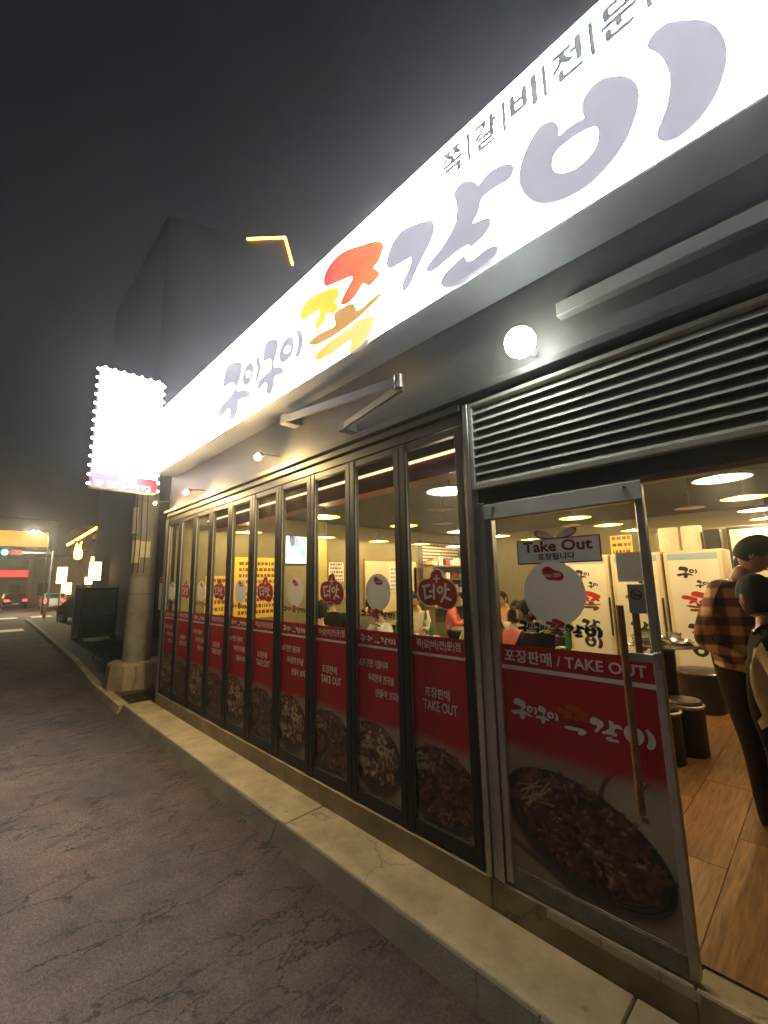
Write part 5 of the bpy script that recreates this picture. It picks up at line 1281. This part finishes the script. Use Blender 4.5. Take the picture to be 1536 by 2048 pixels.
MB().box(min(l0.x, l1.x), max(l0.x, l1.x), 2.63, 2.88, max(l0.z, l1.z) - .9, max(l0.z, l1.z) + .1).build('fascia_board', 'nb_dark', nb)
MT['sign_warm'] = emit('lit_sign_yellow', (1.0, .50, .07), 9.0); MT['sign_cream'] = emit('lit_sign_cream', (1.0, .80, .42), 2.6); MT['sign_orange'] = emit('lit_sign_orange', (1.0, .24, .015), 1.4)
MT['green_l'] = emit('signal_green', (.02, 1.0, .45), 120.0); MT['red_l'] = emit('red_sign', (1.0, .03, .03), 1.6); MT['lampw'] = emit('street_lamp_head', (1.0, .86, .56), 3500.0)
def lit_sign(label, px0, py0, px1, py1, Y, m, flame=False):
    a = on_y(px0, py1, Y); b = on_y(px1, py0, Y); c_ = on_y(px1, py1, Y)
    t = thing('lit_sign', label, 'sign', (a.x, Y, a.z))
    # a box sign facing up the street
    w_ = 0.5; h = b.z - a.z
    zz = h
    MB().box(-.10, -.002, -w_ / 2, w_ / 2, 0, zz, bev=.01).build('cabinet', 'nb_dark', t)
    if flame:
        m_ = MB(); m_.shape([smooth_loop([(-.18, .02), (.16, .02), (.24, zz * .35), (.12, zz * .62), (.16, zz * .97), (-.02, zz * .70), (-.10, zz * .88), (-.22, zz * .42)], 4)], lambda u, v, d: (.004 + d, u, v), .03); m_.build('lit_face', m, t)
    else:
        MB().box(0, .012, -w_ / 2 + .02, w_ / 2 - .02, .02, zz - .02).build('lit_face', m, t)
    return t, h
t, h = lit_sign('yellow flame-shaped lit sign under the slanting LED strip', 155, 1075, 173, 1118, 2.6, 'sign_warm', True)
MB().box(-.07, -.03, -.1, .5, h * .4, h * .46).build('bracket', 'nb_dark', t)
t, h = lit_sign('cream and yellow lit box sign on a post beyond the dark board', 188, 1118, 213, 1162, 1.7, 'sign_cream'); z_ = t.location.z
MB().box(.0125, .016, .02, .22, .05, h * .55).build('yellow_patch', 'sign_warm', t); MB().ring([(-.05, 0, -(z_ + .165)), (-.05, 0, -.001)], .05, 8).build('post', 'steel_dark', t)
t, h = lit_sign('small cream lit sign on a thin post near the far corner', 122, 1132, 131, 1168, 1.35, 'sign_cream'); z_ = t.location.z
MB().ring([(-.05, 0, -(z_ + .165)), (-.05, 0, -.001)], .05, 8).build('post', 'shade_white', t)
# tall dark building with lit roofline
P1, P2, P3 = on_x(495, 478, -17.0), on_x(570, 475, -17.0), on_x(585, 530, -17.0)
t = thing('tall_building', 'tall dark building behind the restaurant with a yellow lit roof edge', 'building', (-17.05, P2.y, -.165))
poly = [(P1.y - 3.4 - P2.y, 0), (P3.y + 5 - P2.y, 0), (P3.y + 5 - P2.y, P3.z - 2.2 + .165), (P3.y - P2.y, P3.z + .165), (0, P2.z + .165), (P1.y - P2.y, P1.z + .165), (P1.y - 3.4 - P2.y, P1.z - .9 + .165)]
MB().shape([poly], lambda u, v, d: (d, u, v), -9).build('wall', 'nb_dark', t)
for r_ in range(2):
    for c_ in range(4):
        u = P1.y - 2.6 - P2.y + c_ * 1.75; z = 3.0 + r_ * 3.1
        w_ = MB().box(.001, .04, u, u + 1.0, z, z + 1.5).build('window', 'nb_dark', t); MB().box(.041, .05, u + .06, u + .94, z + .06, z + 1.44).build('pane', 'win_dark', w_)
o3 = [Vector((.06, p.y - P2.y, p.z + .165)) for p in (P1, P2, P3)]
MB().ring([o3[0], o3[1]], .055, 8).build('led_strip', 'led', t); MB().ring([o3[1] + Vector((0, .02, -.06)), o3[2]], .055, 8).build('led_strip', 'led', t)
# far side of the junction
building('far_building', 'grey apartment block closing the far end of the street', -86, -74, -8, 6, 11, 'nb_grey', 3, 5, .4, 9)
building('far_building', 'brown shop building across the far junction with lit windows', -70, -60, 7, 22, 9, 'nb_brown', 3, 5, .45, 12, '+x')
building('far_building', 'low brown house between the far junction buildings', -66, -60, 2.6, 6.6, 5.2, 'nb_brown', 1, 2, .8, 15, '+x')
t = thing('billboard', 'orange lit signboard on the grey apartment block at the street end', 'sign', (-73.9, .8, 8.2))
MB().box(-.1, .0, -4.2, 4.2, -1.1, 1.1).build('cabinet', 'nb_dark', t); MB().box(.001, .03, -4.1, 4.1, -1.0, 1.0).build('lit_face', 'sign_orange', t)
t = thing('shop_signboard', 'red lit shop signboard low on the grey apartment block', 'sign', (-73.9, 2.2, 3.6))
MB().box(-.1, .0, -3.2, 3.2, -.5, .5).build('cabinet', 'nb_dark', t); MB().box(.001, .03, -3.1, 3.1, -.42, .42).build('lit_face', 'red_l', t)
t = thing('shop_signboard', 'warm lit shopfront strip at the foot of the brown shop building', 'sign', (-59.9, 9.0, 2.4))
MB().box(-.08, .0, -1.8, 1.8, -.45, .45).build('cabinet', 'nb_dark', t); MB().box(.001, .03, -1.7, 1.7, -.38, .38).build('lit_face', 'win_shop', t)
# street lamp and traffic signal at the junction
p = on_x(70, 1065, -42)
t = thing('street_lamp', 'street lamp with white lit head on a tall pole at the far junction', 'street lamp', (p.x, p.y + .9, ROAD_Z))
hz = p.z - ROAD_Z
m_ = MB(); m_.ring([(0, 0, 0), (0, 0, hz - .3), (0, -.3, hz + .02), (0, -.8, hz + .10)], [.09, .06, .045, .035], 10); m_.build('pole', 'steel_dark', t, True)
MB().box(-.12, .12, -1.15, -.65, hz + .06, hz + .16, bev=.03).build('lamp_housing', 'steel_dark', t); MB().box(-.09, .09, -1.10, -.72, hz + .02, hz + .058).build('lamp_lens', 'lampw', t)
p = on_x(22, 1105, -44)
t = thing('traffic_signal', 'traffic signal showing green on an arm over the far junction', 'traffic light', (p.x, p.y + 2.6, ROAD_Z))
hz = p.z - ROAD_Z
m_ = MB(); m_.ring([(0, 0, 0), (0, 0, hz + .2)], .09, 10); m_.ring([(0, 0, hz), (0, -2.0, hz)], .05, 8); m_.build('pole', 'steel_dark', t)
MB().box(-.10, .10, -3.2, -1.9, hz - .22, hz + .22, bev=.03).build('housing', 'stool', t)
for k, m in enumerate(('green_l', 'tail_off', 'tail_off')):
    y = -2.98 + k * .42; m_ = MB(); m_.ring([(.10, y, hz), (.125, y, hz)], .17, 18); m_.build('lens', m, t)
for k, (x, y) in enumerate([(-33.4, 1.2), (-33.6, 2.5), (-33.8, 3.8)]):
    o = MB(); o.lathe([(.09, 0), (.085, .75), (.06, .82), (0, .84)], n=14); o = o.build('bollard', 'tissue', None, True); o.location = (x, y, -.165); tag(o, ['pale bollard at the kerb corner', 'pale bollard between two others along the far corner', 'pale bollard farthest from the kerb corner'][k], 'bollard', 'bollards at the corner')

# ================================================================== thin air volume added to put a lens glow round the signs
hz_ = MB(); hz_.box(GX0 - 2, GX1 + 2, GY0 - 2, GY1 + 2, ROAD_Z - 1.0, 21.0)
hm, hn, hb = new_mat('added_glow_haze'); hn.nodes.remove(hb)
pv = hn.nodes.new('ShaderNodeVolumePrincipled'); pv.inputs['Color'].default_value = (0.90, 0.94, 1.0, 1); pv.inputs['Density'].default_value = 0.0026; pv.inputs['Anisotropy'].default_value = 0.86
hn.links.new(pv.outputs[0], hn.nodes['Material Output'].inputs['Volume'])
tag(hz_.build('glow_haze', hm), 'thin pale air volume added for the lens glow round the lit signs', 'glow_haze', kind='stuff')
